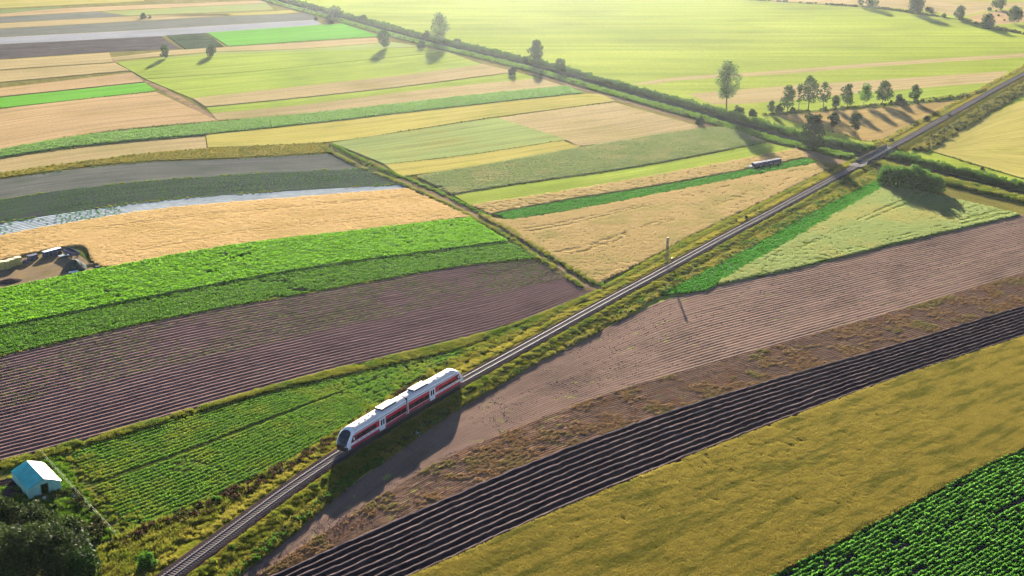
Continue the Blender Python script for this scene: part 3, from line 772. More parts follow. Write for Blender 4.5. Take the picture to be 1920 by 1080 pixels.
cover(f_m14, 'wheat_tan', 'tan_wheat_stalks', 'tan standing wheat in the large triangle left of the railway', 'wheat crop', 1.2, dz=-.12, tram=16, scl=(.9, 1.15))
# far top left strips
field('pale_yellow_field', [(-140, -6), (80, -16), (280, -26)], [(-140, 22), (0, 15), (270, 2)], M['wheat_yellow'], label='pale yellow strip in the far top left corner', seed=40)
field('dark_green_field', [(-140, 24), (0, 18), (112, 13)], [(-140, 32), (0, 25), (122, 15)], M['leaf_mid'], label='thin dark green strip in the top left corner', seed=41)
field('tan_field', [(-140, 33), (0, 26), (130, 15), (500, 1)], [(-140, 38), (0, 31), (180, 21), (500, 5)], M['tan_pink'], label='thin tan strip in the top left corner', seed=42)
field('slate_field', [(-140, 39), (0, 32), (180, 22)], [(-140, 52), (0, 43), (238, 30)], M['soil_slate'], label='slate grey green wedge in the top left corner', seed=43)
field('pale_green_field', [(190, 22), (500, 6)], [(240, 29), (514, 18)], M['grass_pale'], label='pale green strip behind the small far bush', seed=44)
field('tan_field', [(-140, 54), (0, 44), (240, 31), (430, 26)], [(-140, 62), (0, 53), (240, 40), (430, 29)], M['tan_far'], label='thin tan strip in front of the small far bush', seed=45)
field('yellow_field', [(282, 30), (430, 25), (545, 19)], [(430, 29), (500, 27), (560, 23)], M['wheat_yellow'], label='thin yellow strip by the far end of the canal', seed=46)
field('olive_field', [(-140, 64), (0, 54), (240, 41), (440, 30), (575, 25)], [(-140, 80), (0, 69), (250, 56), (470, 43), (598, 36)], M['soil_slate'], label='olive grey strip above the far plastic film', seed=47)
field('far_mulch_strip', [(-140, 81), (0, 70), (250, 57), (470, 44), (590, 37)], [(-140, 94), (0, 83), (250, 71), (400, 61), (605, 46)], M['plastic_far'], ridge=(3.0, .12), du=8, label='far strip covered with pale blue white plastic film', seed=48)
field('lilac_ploughed_field', [(-140, 95), (0, 84), (300, 68)], [(-140, 120), (0, 111), (200, 98), (338, 92)], M['soil_pale'], ridge=(4.0, .4), du=8, label='far lilac ploughed strip with pale furrows', seed=49)
field('nursery_patch', [(312, 67), (384, 63)], [(348, 93), (420, 88)], M['leaf_mid'], ridge=(6.0, .8), du=5, label='small far patch of even green rows', seed=50)
field('vivid_green_field', [(388, 62), (560, 50), (642, 45)], [(428, 87), (500, 82), (712, 68)], M['grass_vivid'], h=.3, label='vivid green field in front of the far plastic film', seed=51)
field('tan_field', [(205, 108), (338, 93), (428, 88), (712, 70)], [(208, 113), (400, 97), (560, 91), (735, 78)], M['tan_far'], label='thin tan strip behind the two lone trees', seed=52)
field('slate_strip', [(405, 98), (560, 92), (737, 79)], [(215, 116), (400, 103), (640, 94), (790, 87)], M['grass_pale'], label='grey green strip where the two lone trees stand', seed=53)
# far right
f_s1 = field('hay_strip', [(1180, 158), (1280, 144), (1450, 133), (1680, 115), (1920, 100), (2040, 92)], [(1230, 158), (1280, 150), (1450, 140), (1680, 122), (1920, 107), (2040, 99)], M['tan_far'], z0=.03, label='thin pale hay strip across the far meadow', seed=54)
f_s2 = field('hay_field', [(1290, 176), (1450, 163), (1640, 150), (1890, 133)], [(1335, 196), (1420, 193), (1560, 180), (1700, 167), (1868, 154)], M['tan_far'], z0=.03, label='pale hay field behind the row of trees', seed=55)
f_s3 = field('lime_strip', [(1420, 194), (1560, 181), (1700, 168), (1866, 155)], [(1440, 214), (1560, 203), (1700, 190), (1845, 170)], M['grass_lime'], z0=.04, label='bright lime strip under the row of trees', seed=56)
f_s4 = field('straw_field', [(1456, 218), (1560, 208), (1700, 197), (1800, 188)], [(1510, 234), (1580, 252), (1644, 264), (1725, 224)], M['wheat_tan'], h=.1, z0=.03, label='straw field streaked by long tree shadows', seed=57)
f_s5 = field('yellow_field', [(1750, 284), (1800, 248), (1850, 215), (1925, 188), (2060, 150)], [(1752, 286), (1800, 300), (1850, 315), (1925, 337), (2060, 372)], M['straw_yellow'], h=.25, z0=.03, label='yellow field right of the railway bridge', seed=58)
field('hay_field', [(1500, -12), (1700, -2), (2040, 6)], [(1440, 4), (1640, 12), (1760, 24), (1800, 31), (1830, 25), (1890, 16), (2040, 6)], M['tan_far'], z0=.03, label='pale hay field along the top right edge', seed=59)
field('straw_patch', [(1815, 32), (1850, 24), (1910, 17), (2000, 14)], [(1835, 44), (1870, 46), (1915, 42), (2000, 40)], M['tan_pink'], z0=.05, label='straw patch among the far top right trees', seed=60)

# ------------------------------------------------------------------ farm tracks (dirt)
def ribbon(pts, w, z=0.0):
    """two edges left and right of a centre line, in metres"""
    c = line(pts, z) if not isinstance(pts, np.ndarray) else pts
    d = np.gradient(c, axis=0); d[:, 2] = 0
    d /= np.linalg.norm(d, axis=1, keepdims=True)
    nrm = np.stack([-d[:, 1], d[:, 0], np.zeros(len(d))], 1)
    return c, nrm
def strip_along(name, pts, o0, o1, mat, **kw):
    c, nrm = ribbon(pts, 1)
    return field(name, c + nrm * o0, c + nrm * o1, mat, **kw)
ROAD = [(608, 272), (690, 313), (768, 345), (835, 375), (893, 404), (960, 440), (1035, 490), (1120, 543)]
f_rd = strip_along('farm_track', ROAD, 2.0, -2.0, M['dirt'], z0=.05, du=2, dv=1, relief=.04, rsize=1.5, label='sandy farm track running diagonally between the fields', cat='track', seed=61)
f_rd2 = strip_along('farm_track', [(208, 112), (245, 134), (280, 153), (340, 187), (408, 226)], 1.8, -1.8, M['dirt'], z0=.05, label='short sandy farm track between the far tan and lime fields', cat='track', seed=62)
for i, (o0, o1, lb) in enumerate(((3.6, 2.0, 'far'), (-2.0, -3.4, 'near'))):
    f = strip_along('track_verge', ROAD, o0, o1, M['verge'], z0=.06, h=.1, du=3, label='rough grass on the %s side of the diagonal farm track' % lb, cat='verge', seed=63 + i)
    cover(f, 'tall_grass' if i else 'green_grass', 'track_grass', 'tufts on the %s side of the diagonal farm track' % lb, 'grass', .5, gaps=.35, gsize=9)

# ------------------------------------------------------------------ railway: embankment, verges, track
TRACK_Z = 1.25
TRACK_PX = [(140, 1212), (230, 1143), (318, 1078), (400, 1018), (480, 959), (545, 912), (640, 848), (750, 780), (861, 716), (990, 645), (1120, 573), (1240, 508), (1364, 440), (1440, 400), (1560, 335), (1650, 287), (1736, 240), (1841, 181), (1920, 138), (2000, 95), (2100, 42)]
TC = line(TRACK_PX, TRACK_Z)
TC = resample(TC, int(length(TC) / 1.0))
for _ in range(12):
    TC[1:-1] = 0.25 * TC[:-2] + 0.5 * TC[1:-1] + 0.25 * TC[2:]
TC[:, 2] = 0.0
_d = np.gradient(TC, axis=0); _d /= np.linalg.norm(_d, axis=1, keepdims=True)
TD, TN = _d, np.stack([-_d[:, 1], _d[:, 0], np.zeros(len(_d))], 1)
TS = np.r_[0, np.cumsum(np.linalg.norm(np.diff(TC, axis=0), axis=1))]
def track_at(s):
    p = np.array([np.interp(s, TS, TC[:, k]) for k in range(3)])
    d = np.array([np.interp(s, TS, TD[:, k]) for k in range(3)])
    return p, d / np.linalg.norm(d)
def track_s(u, v, z=TRACK_Z):
    p = P(u, v, z); p[2] = 0
    return float(TS[np.argmin(np.linalg.norm(TC - p, axis=1))])
def sweep(name, mat, prof, s0, s1, step=1.0, rough=0.0, parent=None, smooth=False, seed=0, **kw):
    """prof: [(offset to the left, z)] along the track from s0 to s1"""
    ss = np.linspace(s0, s1, max(2, int((s1 - s0) / step)))
    pr = np.array(prof)
    V = []
    for s in ss:
        p, d = track_at(s)
        n = np.array((-d[1], d[0], 0))
        V.append(p[None] + n[None] * pr[:, :1] + np.array((0, 0, 1.0))[None] * pr[:, 1:])
    V = np.array(V)
    if rough:
        V[..., 2] += rough * (fbm(V[..., 0] * 1.1, V[..., 1] * 1.1, seed, 3) - .5) * 2 * (np.arange(len(pr)) % (len(pr) - 1) != 0)
    n, k = V.shape[:2]
    I = np.arange(n * k).reshape(n, k)
    F = np.stack([I[:-1, :-1], I[:-1, 1:], I[1:, 1:], I[1:, :-1]], -1).reshape(-1, 4)
    uv = np.stack([ss[:, None] + 0 * pr[None, :, 0], 0 * ss[:, None] + np.r_[0, np.cumsum(np.linalg.norm(np.diff(pr, axis=0), axis=1))][None]], -1).reshape(-1, 2)
    return add(name, mk_mesh(name, V.reshape(-1, 3), F, mat, uv, smooth=smooth), parent, **kw)
S_BR0, S_BR1 = track_s(1618, 305), track_s(1672, 276)     # the bridge over the canal
S_END = TS[-1]
M['ballast'] = field_mat('ballast', A(68, 58, 64), A(84, 72, 78), A(58, 50, 56), streak=(3, 1), patch=9, fine=0.22, bump=0.09)
M['rail'] = plain('rail', (0.13, 0.11, 0.11), rough=0.68, metal=0.25, var=0.3, spec=.13)
M['sleeper'] = plain('sleeper', A(168, 154, 152)[:3], rough=.95, var=.3, vscale=.7, spec=.0)
M['slab'] = plain('slab', A(176, 168, 160)[:3], rough=.95, var=.3, vscale=.8, spec=.0)
M['concrete'] = plain('concrete', A(104, 99, 95)[:3], rough=.95, var=.3, vscale=.8, spec=.0, bump=.02)
for i, (a, b) in enumerate(((0.0, S_BR0), (S_BR1, S_END))):
    sweep('railway_embankment', M['verge'], [(7.0, -.05), (5.2, .35), (3.6, .8), (2.6, .98), (-2.6, .98), (-3.6, .8), (-5.2, .35), (-7.0, -.05)][::-1], a, b, rough=.07, seed=70 + i,
          label=('low grassy railway bank under the train' if i == 0 else 'low grassy railway bank beyond the canal bridge'), cat='embankment', kind='structure')
track = empty('railway_track', TC[0], label='single railway track on dark ballast crossing the farmland', cat='railway track')
def under_track(o):
    o.parent = track
    o.matrix_parent_inverse = Matrix.Translation(-Vector(TC[0]))
    return o
for i, (a, b) in enumerate(((0.0, S_BR0), (S_BR1, S_END))):
    under_track(sweep('ballast_bed', M['ballast'], [(2.75, .8), (2.0, 1.08), (1.6, 1.13), (0, 1.13), (-1.6, 1.13), (-2.0, 1.08), (-2.75, .8)][::-1], a, b, step=.6, rough=.035, seed=74 + i))
for off in (.752, -.752):
    under_track(sweep('rail', M['rail'], [(off + .065, 1.16), (off + .036, 1.33), (off - .036, 1.33), (off - .065, 1.16)][::-1], 0.0, S_END, step=1.5))
slp = MB().box((0, 0, 0), (.3, 2.6, .2), bev=.03).mesh('sleeper', M['sleeper'])
S_SL0 = track_s(296, 1094)
rest_v, rest_f, k = [], [], 0
sv = np.array([v.co[:] for v in slp.vertices]); sf = np.array([p.vertices[:] for p in slp.polygons])
s = S_SL0 - 25.0
N_SL = 0
while s < S_END - 1:
    if not (S_BR0 + 1 < s < S_BR1 - 1):
        p, d = track_at(s)
        an = math.atan2(d[1], d[0])
        if s >= S_SL0 and N_SL < 300:
            o = bpy.data.objects.new('sleeper', slp)
            COL.objects.link(o)
            o.location = (p[0], p[1], 1.075); o.rotation_euler = (0, 0, an + random.gauss(0, .01))
            under_track(o)
            N_SL += 1
        else:
            c, sn = math.cos(an), math.sin(an)
            q = sv @ np.array([[c, sn, 0], [-sn, c, 0], [0, 0, 1]]) + np.array((p[0], p[1], 1.075))
            rest_v.append(q); rest_f.append(sf + len(sv) * k); k += 1
    s += .63
far_sl = under_track(add('far_sleepers', mk_mesh('far_sleepers', np.concatenate(rest_v), np.concatenate(rest_f), M['sleeper'])))
far_sl['kind'] = 'stuff'
# verges
tl, tr_ = TC + TN * 6.6, TC - TN * 6.6
i0 = np.searchsorted(TS, S_BR0 - 4)
f_vl = field('railway_verge', [(30, 1190), (130, 1080), (218, 1012), (400, 937), (560, 857), (640, 808), (760, 729), (878, 657), (1000, 604), (1118, 549), (1220, 489), (1300, 446), (1450, 374), (1555, 323), (1604, 302)], tl[:i0], M['verge'], z0=.04, h=.05, du=2, dv=1, relief=.25, rsize=3.5, label='rough gold and green verge left of the railway', cat='verge', seed=80)
cover(f_vl, 'gold_grass', 'verge_gold_grass', 'tall golden grass left of the railway', 'grass', .75, t0=.42, gaps=.4, gsize=8)
cover(f_vl, 'tall_grass', 'verge_grass', 'olive green grass left of the railway', 'grass', .8, gaps=.36, gsize=6)
cover(f_vl, 'green_grass', 'verge_green_grass', 'fresh green grass along the left field edge', 'grass', .7, t1=.5, s0=.3, gaps=.35, gsize=7)
cover(f_vl, 'scrub_dark', 'verge_brown_scrub', 'low dark brown scrub in the ditch left of the train', 'scrub', .28, t0=.05, t1=.3, s1=.4, gaps=.44, gsize=7, scl=(.5, 1.0))
DITCH = [(218, 1016), (330, 972), (400, 940), (480, 902), (560, 860), (640, 811), (700, 772), (760, 732)]
f_dt = strip_along('dry_ditch', DITCH, .4, -3.0, field_mat('ditch_soil', A(92, 70, 52), A(110, 84, 60), A(120, 100, 56), streak=(5, 1), patch=8, fine=.6, bump=.4), z0=.05, h=.15, du=2, dv=1, relief=.2, rsize=2, label='dark brown overgrown ditch between the green crop and the verge', cat='ditch', seed=86)
cover(f_dt, 'ditch_scrub', 'ditch_scrub', 'dry brown reeds in the ditch left of the train', 'scrub', .75, scl=(.5, 1.0), gaps=.25, gsize=7)
f_vr = field('railway_verge', tr_[:i0], [(330, 1165), (455, 1073), (560, 990), (640, 922), (760, 834), (862, 760), (917, 727), (973, 693), (1062, 653), (1170, 596), (1235, 556), (1400, 469), (1520, 401), (1640, 341)], M['verge_gold'], z0=.04, h=.05, du=2, dv=1, relief=.25, rsize=3.0, label='scrubby golden verge right of the railway', cat='verge', seed=81)
cover(f_vr, 'scrub_gold', 'verge_gold_scrub', 'golden scrub along the right side of the railway', 'scrub', .35, s0=.4, gaps=.36, gsize=6, scl=(.4, 1.0))
cover(f_vr, 'scrub_green', 'verge_green_scrub', 'green scrub along the right side of the railway', 'scrub', .22, gaps=.44, gsize=7, scl=(.4, 1.0))
cover(f_vr, 'scrub_dark', 'verge_dark_scrub', 'dark brown scrub below the track in the foreground', 'scrub', .3, s1=.45, gaps=.42, gsize=6, scl=(.4, .9))
cover(f_vr, 'gold_grass', 'verge_right_grass', 'golden grass right of the railway', 'grass', .8, gaps=.3, gsize=6)
for sg, nm in ((1, 'left'), (-1, 'right')):
    f = field('bank_slope_grass', (TC + TN * 6.8 * sg)[:i0], (TC + TN * 3.0 * sg)[:i0], M['verge'], z0=-.6, h=.05, zb=-.9, du=4, label='grass on the %s slope of the railway bank' % nm, cat='grass', seed=84)
    n = int(f.L * 3.8 * 1.9)
    S_, T_ = RNG.uniform(0, 1, n), RNG.uniform(0, 1, n)
    p, an, w = pt_on(f, S_, T_)
    p[:, 2] = .0 + T_ * .85
    k = fbm(p[:, 0] / 6, p[:, 1] / 6, 7 if sg > 0 else 9, 3) > .27
    bpy.data.objects.remove(f.o)
    scatter('bank_grass', 'gold_grass' if sg > 0 else 'tall_grass', p[k], RNG.uniform(0, 6, k.sum()), RNG.uniform(.4, .9, k.sum()), 'grass on the %s slope of the railway bank' % nm, 'grass')
i1 = np.searchsorted(TS, S_BR1 + 4)
f_vr2 = field('railway_verge', (TC - TN * 6.0)[i1:], (TC - TN * 13.0)[i1:], M['verge_gold'], z0=.04, h=.05, du=3, dv=2, relief=.2, label='scrubby verge right of the railway beyond the bridge', cat='verge', seed=82)
cover(f_vr2, 'scrub_gold', 'far_verge_scrub', 'golden scrub right of the railway beyond the bridge', 'scrub', .3, gaps=.3, gsize=8, scl=(.8, 1.6))
cover(f_vr2, 'scrub_dark', 'far_verge_dark_scrub', 'dark scrub right of the railway beyond the bridge', 'scrub', .12, gaps=.45, gsize=8, scl=(.8, 1.8))
f_vl2 = field('railway_verge', (TC + TN * 9.0)[i1:], (TC + TN * 6.0)[i1:], M['verge_gold'], z0=.04, h=.05, du=3, dv=2, relief=.15, label='thin dry verge left of the railway beyond the bridge', cat='verge', seed=83)
cover(f_vl2, 'gold_grass', 'far_verge_grass', 'dry grass left of the railway beyond the bridge', 'grass', .4, gaps=.3, gsize=8)

# ------------------------------------------------------------------ canal with reed banks
CANAL = [(440, -20), (520, 2), (640, 34), (787, 74), (1000, 125), (1133, 163), (1280, 203), (1380, 232), (1500, 266), (1630, 294), (1772, 330), (1920, 366), (2080, 404)]
strip_along('canal_water', CANAL, 4.5, -4.5, M['water'], z0=.06, h=0, zb=.0, du=6, dv=4, label='dark narrow canal crossing under the railway', cat='canal', seed=90)
cw = line(CANAL)
def canal_part(px0, px1):
    """the stretch of the canal between two photo columns"""
    c = resample(cw, 600)
    y = c[:, 1]; uu = 960 + c[:, 0] * (FPX * CP) / np.maximum(1, c[:, 1] + 0)      # rough column
    d = c - np.array((0, 0, CAM_H)); dep = d[:, 1] * CP - d[:, 2] * SP
    uu = 960 + FPX * d[:, 0] / dep
    return c[(uu >= px0) & (uu <= px1)]
for nm, x0, x1 in (('left', 430, 1622), ('right', 1654, 2075)):
    c = canal_part(x0, x1)
    fb = strip_along('canal_bank', c, 11.0, 4.2, M['bank'], z0=.03, h=.1, crown=.9, du=4, dv=1.5, relief=.15, label='far reedy canal bank %s of the railway bridge' % nm, cat='bank', seed=91)
    cover(fb, 'reed', 'canal_reeds', 'tall green reeds on the far canal bank %s of the bridge' % nm, 'reeds', .5, dz=.3, t0=.5, scl=(.45, 1.25), gaps=.24, gsize=16)
    cover(fb, 'scrub_green', 'canal_scrub', 'green scrub on the far canal bank %s of the bridge' % nm, 'scrub', .2, dz=.3, t1=.95, scl=(.6, 2.2), gaps=.4, gsize=12)
    nb = strip_along('canal_bank', c, -4.3, -10.5, M['bank'], z0=.03, h=.15, crown=.9, du=4, dv=1.5, relief=.15, label='near grassy canal bank %s of the railway bridge' % nm, cat='bank', seed=93)
    cover(nb, 'green_grass' if nm == 'left' else 'tall_grass', 'canal_bank_grass', 'grass on the near canal bank %s of the bridge' % nm, 'grass', .6, dz=.35, scl=(.9, 1.6), gaps=.25)
    cover(nb, 'scrub_dark' if nm == 'left' else 'scrub_gold', 'canal_bank_scrub', 'low scrub on the near canal bank %s of the bridge' % nm, 'scrub', .1, dz=.2, scl=(.6, 1.3), t0=.5, gaps=.42, gsize=12)
c = canal_part(1030, 1600)
strip_along('canal_path', c, -12.0, -15.5, M['dirt'], z0=.08, du=4, dv=1.5, label='sandy path along the near side of the canal', cat='path', seed=95)
f = field('crossing_approach', [(1500, 276), (1545, 292), (1590, 303), (1608, 304)], [(1490, 284), (1540, 302), (1585, 311), (1604, 310)], M['dirt'], z0=.12, h=.05, label='sandy approach to the small level crossing', cat='path', seed=96)
f = field('crossing_approach', [(1622, 306), (1640, 309), (1668, 318)], [(1616, 312), (1640, 318), (1664, 327)], M['dirt'], z0=.12, h=.05, label='worn path leaving the level crossing towards the thicket', cat='path', seed=97)

# ------------------------------------------------------------------ the train: a two car railcar
M['train_white'] = plain('train_white', (0.72, 0.71, 0.70), rough=.4, var=.08, spec=.4, coat=.2)
M['train_roof'] = plain('train_roof', (0.64, 0.58, 0.54), rough=.8, var=.14, vscale=.6, spec=.3)
M['train_red'] = plain('train_red', (0.62, 0.008, 0.04), rough=.35, var=.15, spec=.4, coat=.3)
M['train_maroon'] = plain('train_maroon', (0.42, 0.008, 0.04), rough=.4, var=.25, spec=.4)
M['train_glass'] = plain('train_glass', (0.012, 0.014, 0.02), rough=.08, var=.2, spec=.6)
M['train_black'] = plain('train_black', (0.015, 0.016, 0.022), rough=.45, var=.3)
M['train_grey'] = plain('train_grey', (0.10, 0.10, 0.14), rough=.5, var=.2)
M['train_lamp'] = plain('train_lamp', (0.85, 0.85, 0.8), rough=.1, var=.0)
M['bellows'] = plain('bellows', (0.03, 0.03, 0.035), rough=.8)
PROF = [(1.30, .36), (1.42, .55), (1.45, 1.1), (1.45, 2.0), (1.45, 2.9), (1.43, 3.25), (1.33, 3.6), (1.12, 3.86), (.78, 4.02), (.4, 4.1), (0, 4.12)]
PROF = PROF + [(-y, z) for y, z in PROF[-2::-1]]
CAR_L = 20.9
def nose_x(y, z):
    zz = [0.3, 0.6, 1.2, 1.7, 2.2, 2.8, 3.3, 3.7, 4.0, 4.13]
    xx = [-.35, -.1, 0.0, -.12, -.42, -.95, -1.55, -2.2, -3.0, -3.5]
    return CAR_L + np.interp(z, zz, xx) - .55 * (abs(y) / 1.45) ** 2.2
def make_car(name, train, loc, rz, tail):
    body = None
    n = len(PROF)
    # body rings from the joint to the rim of the nose
    fr = np.r_[np.linspace(0.015, .8, 9), np.linspace(.84, 1, 6)]
    V = []
    for q in fr:
        for y, z in PROF:
            rim = nose_x(y, z)
            V.append((rim * q, y * (1 - .0 * q), z))
    ring0 = len(fr) - 1
    F = []
    for i in range(len(fr) - 1):
        for j in range(n - 1):
            F.append((i, j))
    side = [[i * n + j, (i + 1) * n + j, (i + 1) * n + j + 1, i * n + j + 1] for i, j in F]
    roof_f = [q for q, (i, j) in zip(side, F) if PROF[j][1] > 3.3 and PROF[j + 1][1] > 3.3]
    body_f = [q for q, (i, j) in zip(side, F) if not (PROF[j][1] > 3.3 and PROF[j + 1][1] > 3.3)]
    body_f.append(list(range(n)))                                  # joint end
    body_f += [[i * n, i * n + n - 1, (i + 1) * n + n - 1, (i + 1) * n] for i in range(len(fr) - 1)]
    # nose cap: rings shrinking to the middle
    zc = 2.0
    rr = [1.0, .86, .6, .3, .03]
    caps = {}
    b0 = ring0 * n
    base = len(V)
    for r in rr[1:]:
        for y, z in PROF:
            yy, z2 = y * r, zc + (z - zc) * r
            V.append((nose_x(yy, z2) + .02 * (1 - r), yy, z2))
    glass_f, mask_f = [], []
    for k in range(len(rr) - 1):
        o0 = b0 if k == 0 else base + (k - 1) * n
        o1 = base + k * n
        for j in range(n - 1):
            q = [o0 + j, o1 + j, o1 + j + 1, o0 + j + 1]
            zm = sum(V[i][2] for i in q) / 4
            ym = sum(abs(V[i][1]) for i in q) / 4
            if k == 0 and zm > .95:
                body_f.append(q)                                   # white arch round the cab
            elif zm > 1.5:
                glass_f.append(q)
            else:
                mask_f.append(q)
        q = [o0 + n - 1, o1 + n - 1, o1, o0]
        mask_f.append(q)
    def sub(nm, faces, mat, parent, smooth=True):
        used = sorted({i for q in faces for i in q}); mp = {a: b for b, a in enumerate(used)}
        return MB().raw([V[i] for i in used], [[mp[i] for i in q] for q in faces]).build(nm, mat, parent, smooth=smooth)
    car = sub(name, body_f, M['train_white'], train)
    car.location, car.rotation_euler = loc, (0, 0, rz)
    sub('roof', roof_f, M['train_roof'], car)
    sub('windscreen', glass_f, M['train_glass'], car)
    sub('nose_mask', mask_f, M['train_black'] if not tail else M['train_maroon'], car)
    def panel(nm, sg, x0, x1, z0, z1, mat, out=.012, slant=0.0, th=.03):
        y0 = sg * 1.45
        y1 = sg * (1.45 + out)
        pts = [(x0, z0), (x1, z0), (x1 - slant, z1), (x0, z1)]
        v = [(x, y0 - sg * th, z) for x, z in pts] + [(x, y1, z) for x, z in pts]
        return MB().raw(v, [[0, 1, 2, 3], [7, 6, 5, 4], [0, 4, 5, 1], [1, 5, 6, 2], [2, 6, 7, 3], [3, 7, 4, 0]]).build(nm, mat, car)
    for sg in (1, -1):
        panel('skirt', sg, .5, 7.9, .5, 1.04, M['train_maroon'])
        panel('skirt', sg, 9.9, 19.3, .5, 1.06, M['train_maroon'] if not tail else M['train_red'])
        panel('livery_band', sg, .35, 7.75, 1.16, 2.86, M['train_red'])
        for k in range(4):
            panel('window', sg, .5 + k * 1.8, .5 + k * 1.8 + 1.74, 1.22, 2.2, M['train_glass'], out=.02)
        d = panel('door', sg, 7.95, 9.8, .58, 3.02, M['train_white'], out=.035)
        for k in range(2):
            panel('door_window', sg, 8.2 + k * .75, 8.2 + k * .75 + .48, 1.5, 2.66, M['train_glass'], out=.045)
        panel('step', sg, 8.05, 9.7, .42, .57, M['train_white'], out=.07)
        panel('livery_band', sg, 9.95, 19.35, 1.6, 2.95, M['train_red'], slant=.7)
        for k, (a, b) in enumerate(((11.1, 12.72), (12.76, 14.38), (14.42, 16.04), (16.08, 17.6))):
            panel('window', sg, a, b, 1.72, 2.6 if not tail else 2.25, M['train_glass'], out=.02)
        panel('cab_window', sg, 17.75, 19.2, 1.74, 2.75, M['train_glass'], out=.02, slant=.7)
        panel('gutter_shade', sg, .35, 18.0, 3.14, 3.24, M['train_grey'], out=.015, th=.06)  # shade along the roof edge, painted as a grey-blue strip
        for k in range(5):                                         # small faint lettering on the white band, not readable in the photo
            panel('lettering', sg, 11.0 + k * 1.45, 11.0 + k * 1.45 + .9, 1.28, 1.38, M['train_grey'], out=.014)
        panel('mirror', sg, 18.35, 18.55, 2.05, 2.6, M['train_white'], out=.22)
        MB().tube((20.5, sg * .95, 1.25), (20.62, sg * .95, 1.25), .13, n=10).build('headlight', M['train_lamp'], car)
    # roof equipment
    MB().box((5.3, 0, 4.26), (4.2, 1.9, .42), bev=.1).build('air_conditioner', M['train_roof'], car)
    MB().box((7.75, 0, 4.26), (.7, 1.8, .42), bev=.05).build('exhaust_box', M['train_black'], car)
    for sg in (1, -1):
        MB().box((5.3, sg * .96, 4.24), (3.9, .04, .3)).build('shade_panel', M['train_grey'], car)  # dark panels that paint shade onto the air conditioner sides
    MB().box((3.17, 0, 4.25), (.04, 1.6, .3)).build('shade_panel', M['train_grey'], car)  # same painted shade on the end face
    for x, y, sx in ((10.6, .35, .35), (11.0, -.3, .45), (12.8, .1, .4), (14.9, .2, .3), (15.6, -.35, .35)):
        MB().box((x, y, 4.14), (sx, sx * .8, .16), bev=.04).build('roof_vent', M['train_grey'], car)
    if tail:
        for x in (11.6, 12.7):
            MB().tube((x, .1, 4.06), (x, .1, 4.2), .42, .38, n=14).build('roof_fan', M['train_grey'], car)
    MB().box((17.1, .0, 4.06), (.7, .9, .22), bev=.05).build('horn_box', M['train_black'], car)
    MB().box((9.5, 0, .48), (17.5, 2.3, .5), bev=.05).build('underframe', M['train_black'], car)
    for bx in (2.2, 15.8):
        MB().box((bx, 0, .42), (2.6, 2.0, .3), bev=.05).build('bogie', M['train_black'], car)
        for wx in (-1.05, 1.05):
            for sg in (1, -1):
                MB().tube((bx + wx, sg * .69, .46), (bx + wx, sg * .82, .46), .44, n=14).build('wheel', M['train_black'], car)
    MB().tube((19.8, 0, .75), (21.05, 0, .75), .14, n=8).build('coupler', M['train_black'], car)
    MB().box((20.2, 0, .35), (.5, 2.0, .4), bev=.05).build('snow_plough', M['train_black'], car)
    return car
RAIL_TOP = 1.33
s_nose = track_s(641, 851, RAIL_TOP)
s_joint, s_tail = s_nose + CAR_L + .35, s_nose + 2 * CAR_L + .7
pj, _ = track_at(s_joint)
train = empty('passenger_train', (pj[0], pj[1], RAIL_TOP), label='white and red two car passenger train on the railway', cat='train')
for nm, s_end, tl_ in (('front_car', s_nose, False), ('rear_car', s_tail, True)):
    pe, _ = track_at(s_end)
    dv_ = pe - pj
    make_car(nm, train, (0, 0, 0), math.atan2(dv_[1], dv_[0]), tl_)
bl = MB()
for k in range(5):
    bl.box((-.3 + k * .15, 0, 2.2), (.1, 2.5 - .1 * (k % 2), 3.4 - .1 * (k % 2)), bev=.04)
_, dj = track_at(s_joint)
g = bl.build('gangway', M['bellows'], train)
g.rotation_euler = (0, 0, math.atan2(dj[1], dj[0]))

# ------------------------------------------------------------------ canal bridge and level crossing
M['girder'] = plain('girder', (0.05, 0.055, 0.075), rough=.5, var=.3, metal=.2)
pb0, db = track_at(S_BR0); pb1, _ = track_at(S_BR1)
bm_ = (pb0 + pb1) / 2; blen = np.linalg.norm(pb1 - pb0) + 1.0
bridge = empty('railway_bridge', (bm_[0], bm_[1], 0), math.atan2((pb1 - pb0)[1], (pb1 - pb0)[0]), label='short steel girder railway bridge over the canal', cat='bridge')
MB().box((0, 0, 1.0), (blen, 3.6, .3)).build('deck', M['girder'], bridge)
for sg in (1, -1):
    gd = MB().box((0, sg * 2.15, 1.3), (blen, .3, 1.7)).build('girder', M['girder'], bridge)
    MB().box((0, sg * 2.15, 2.2), (blen + .2, .7, .1)).build('flange', M['concrete'], gd)
    for k in range(9):
        MB().box((-blen / 2 + 1 + k * (blen - 2) / 8, sg * 2.36, 1.3), (.12, .12, 1.5)).build('stiffener', M['girder'], gd)
for sg in (1, -1):
    MB().box((sg * (blen / 2 - .3), 0, .45), (1.6, 5.4, .9), bev=.05).build('abutment', M['concrete'], bridge)
pc, dc = track_at(track_s(1612, 310))
cross = empty('level_crossing', (pc[0], pc[1], 0), math.atan2(dc[1], dc[0]), label='pale concrete level crossing slabs beside the canal bridge', cat='level crossing')
for y, w in ((0, 1.25), (1.75, 1.6), (-1.75, 1.6)):
    for k in range(3):
        MB().box((-1.9 + k * 1.9, y, 1.26), (1.84, w, .16), bev=.02).build('slab', M['slab'], cross)

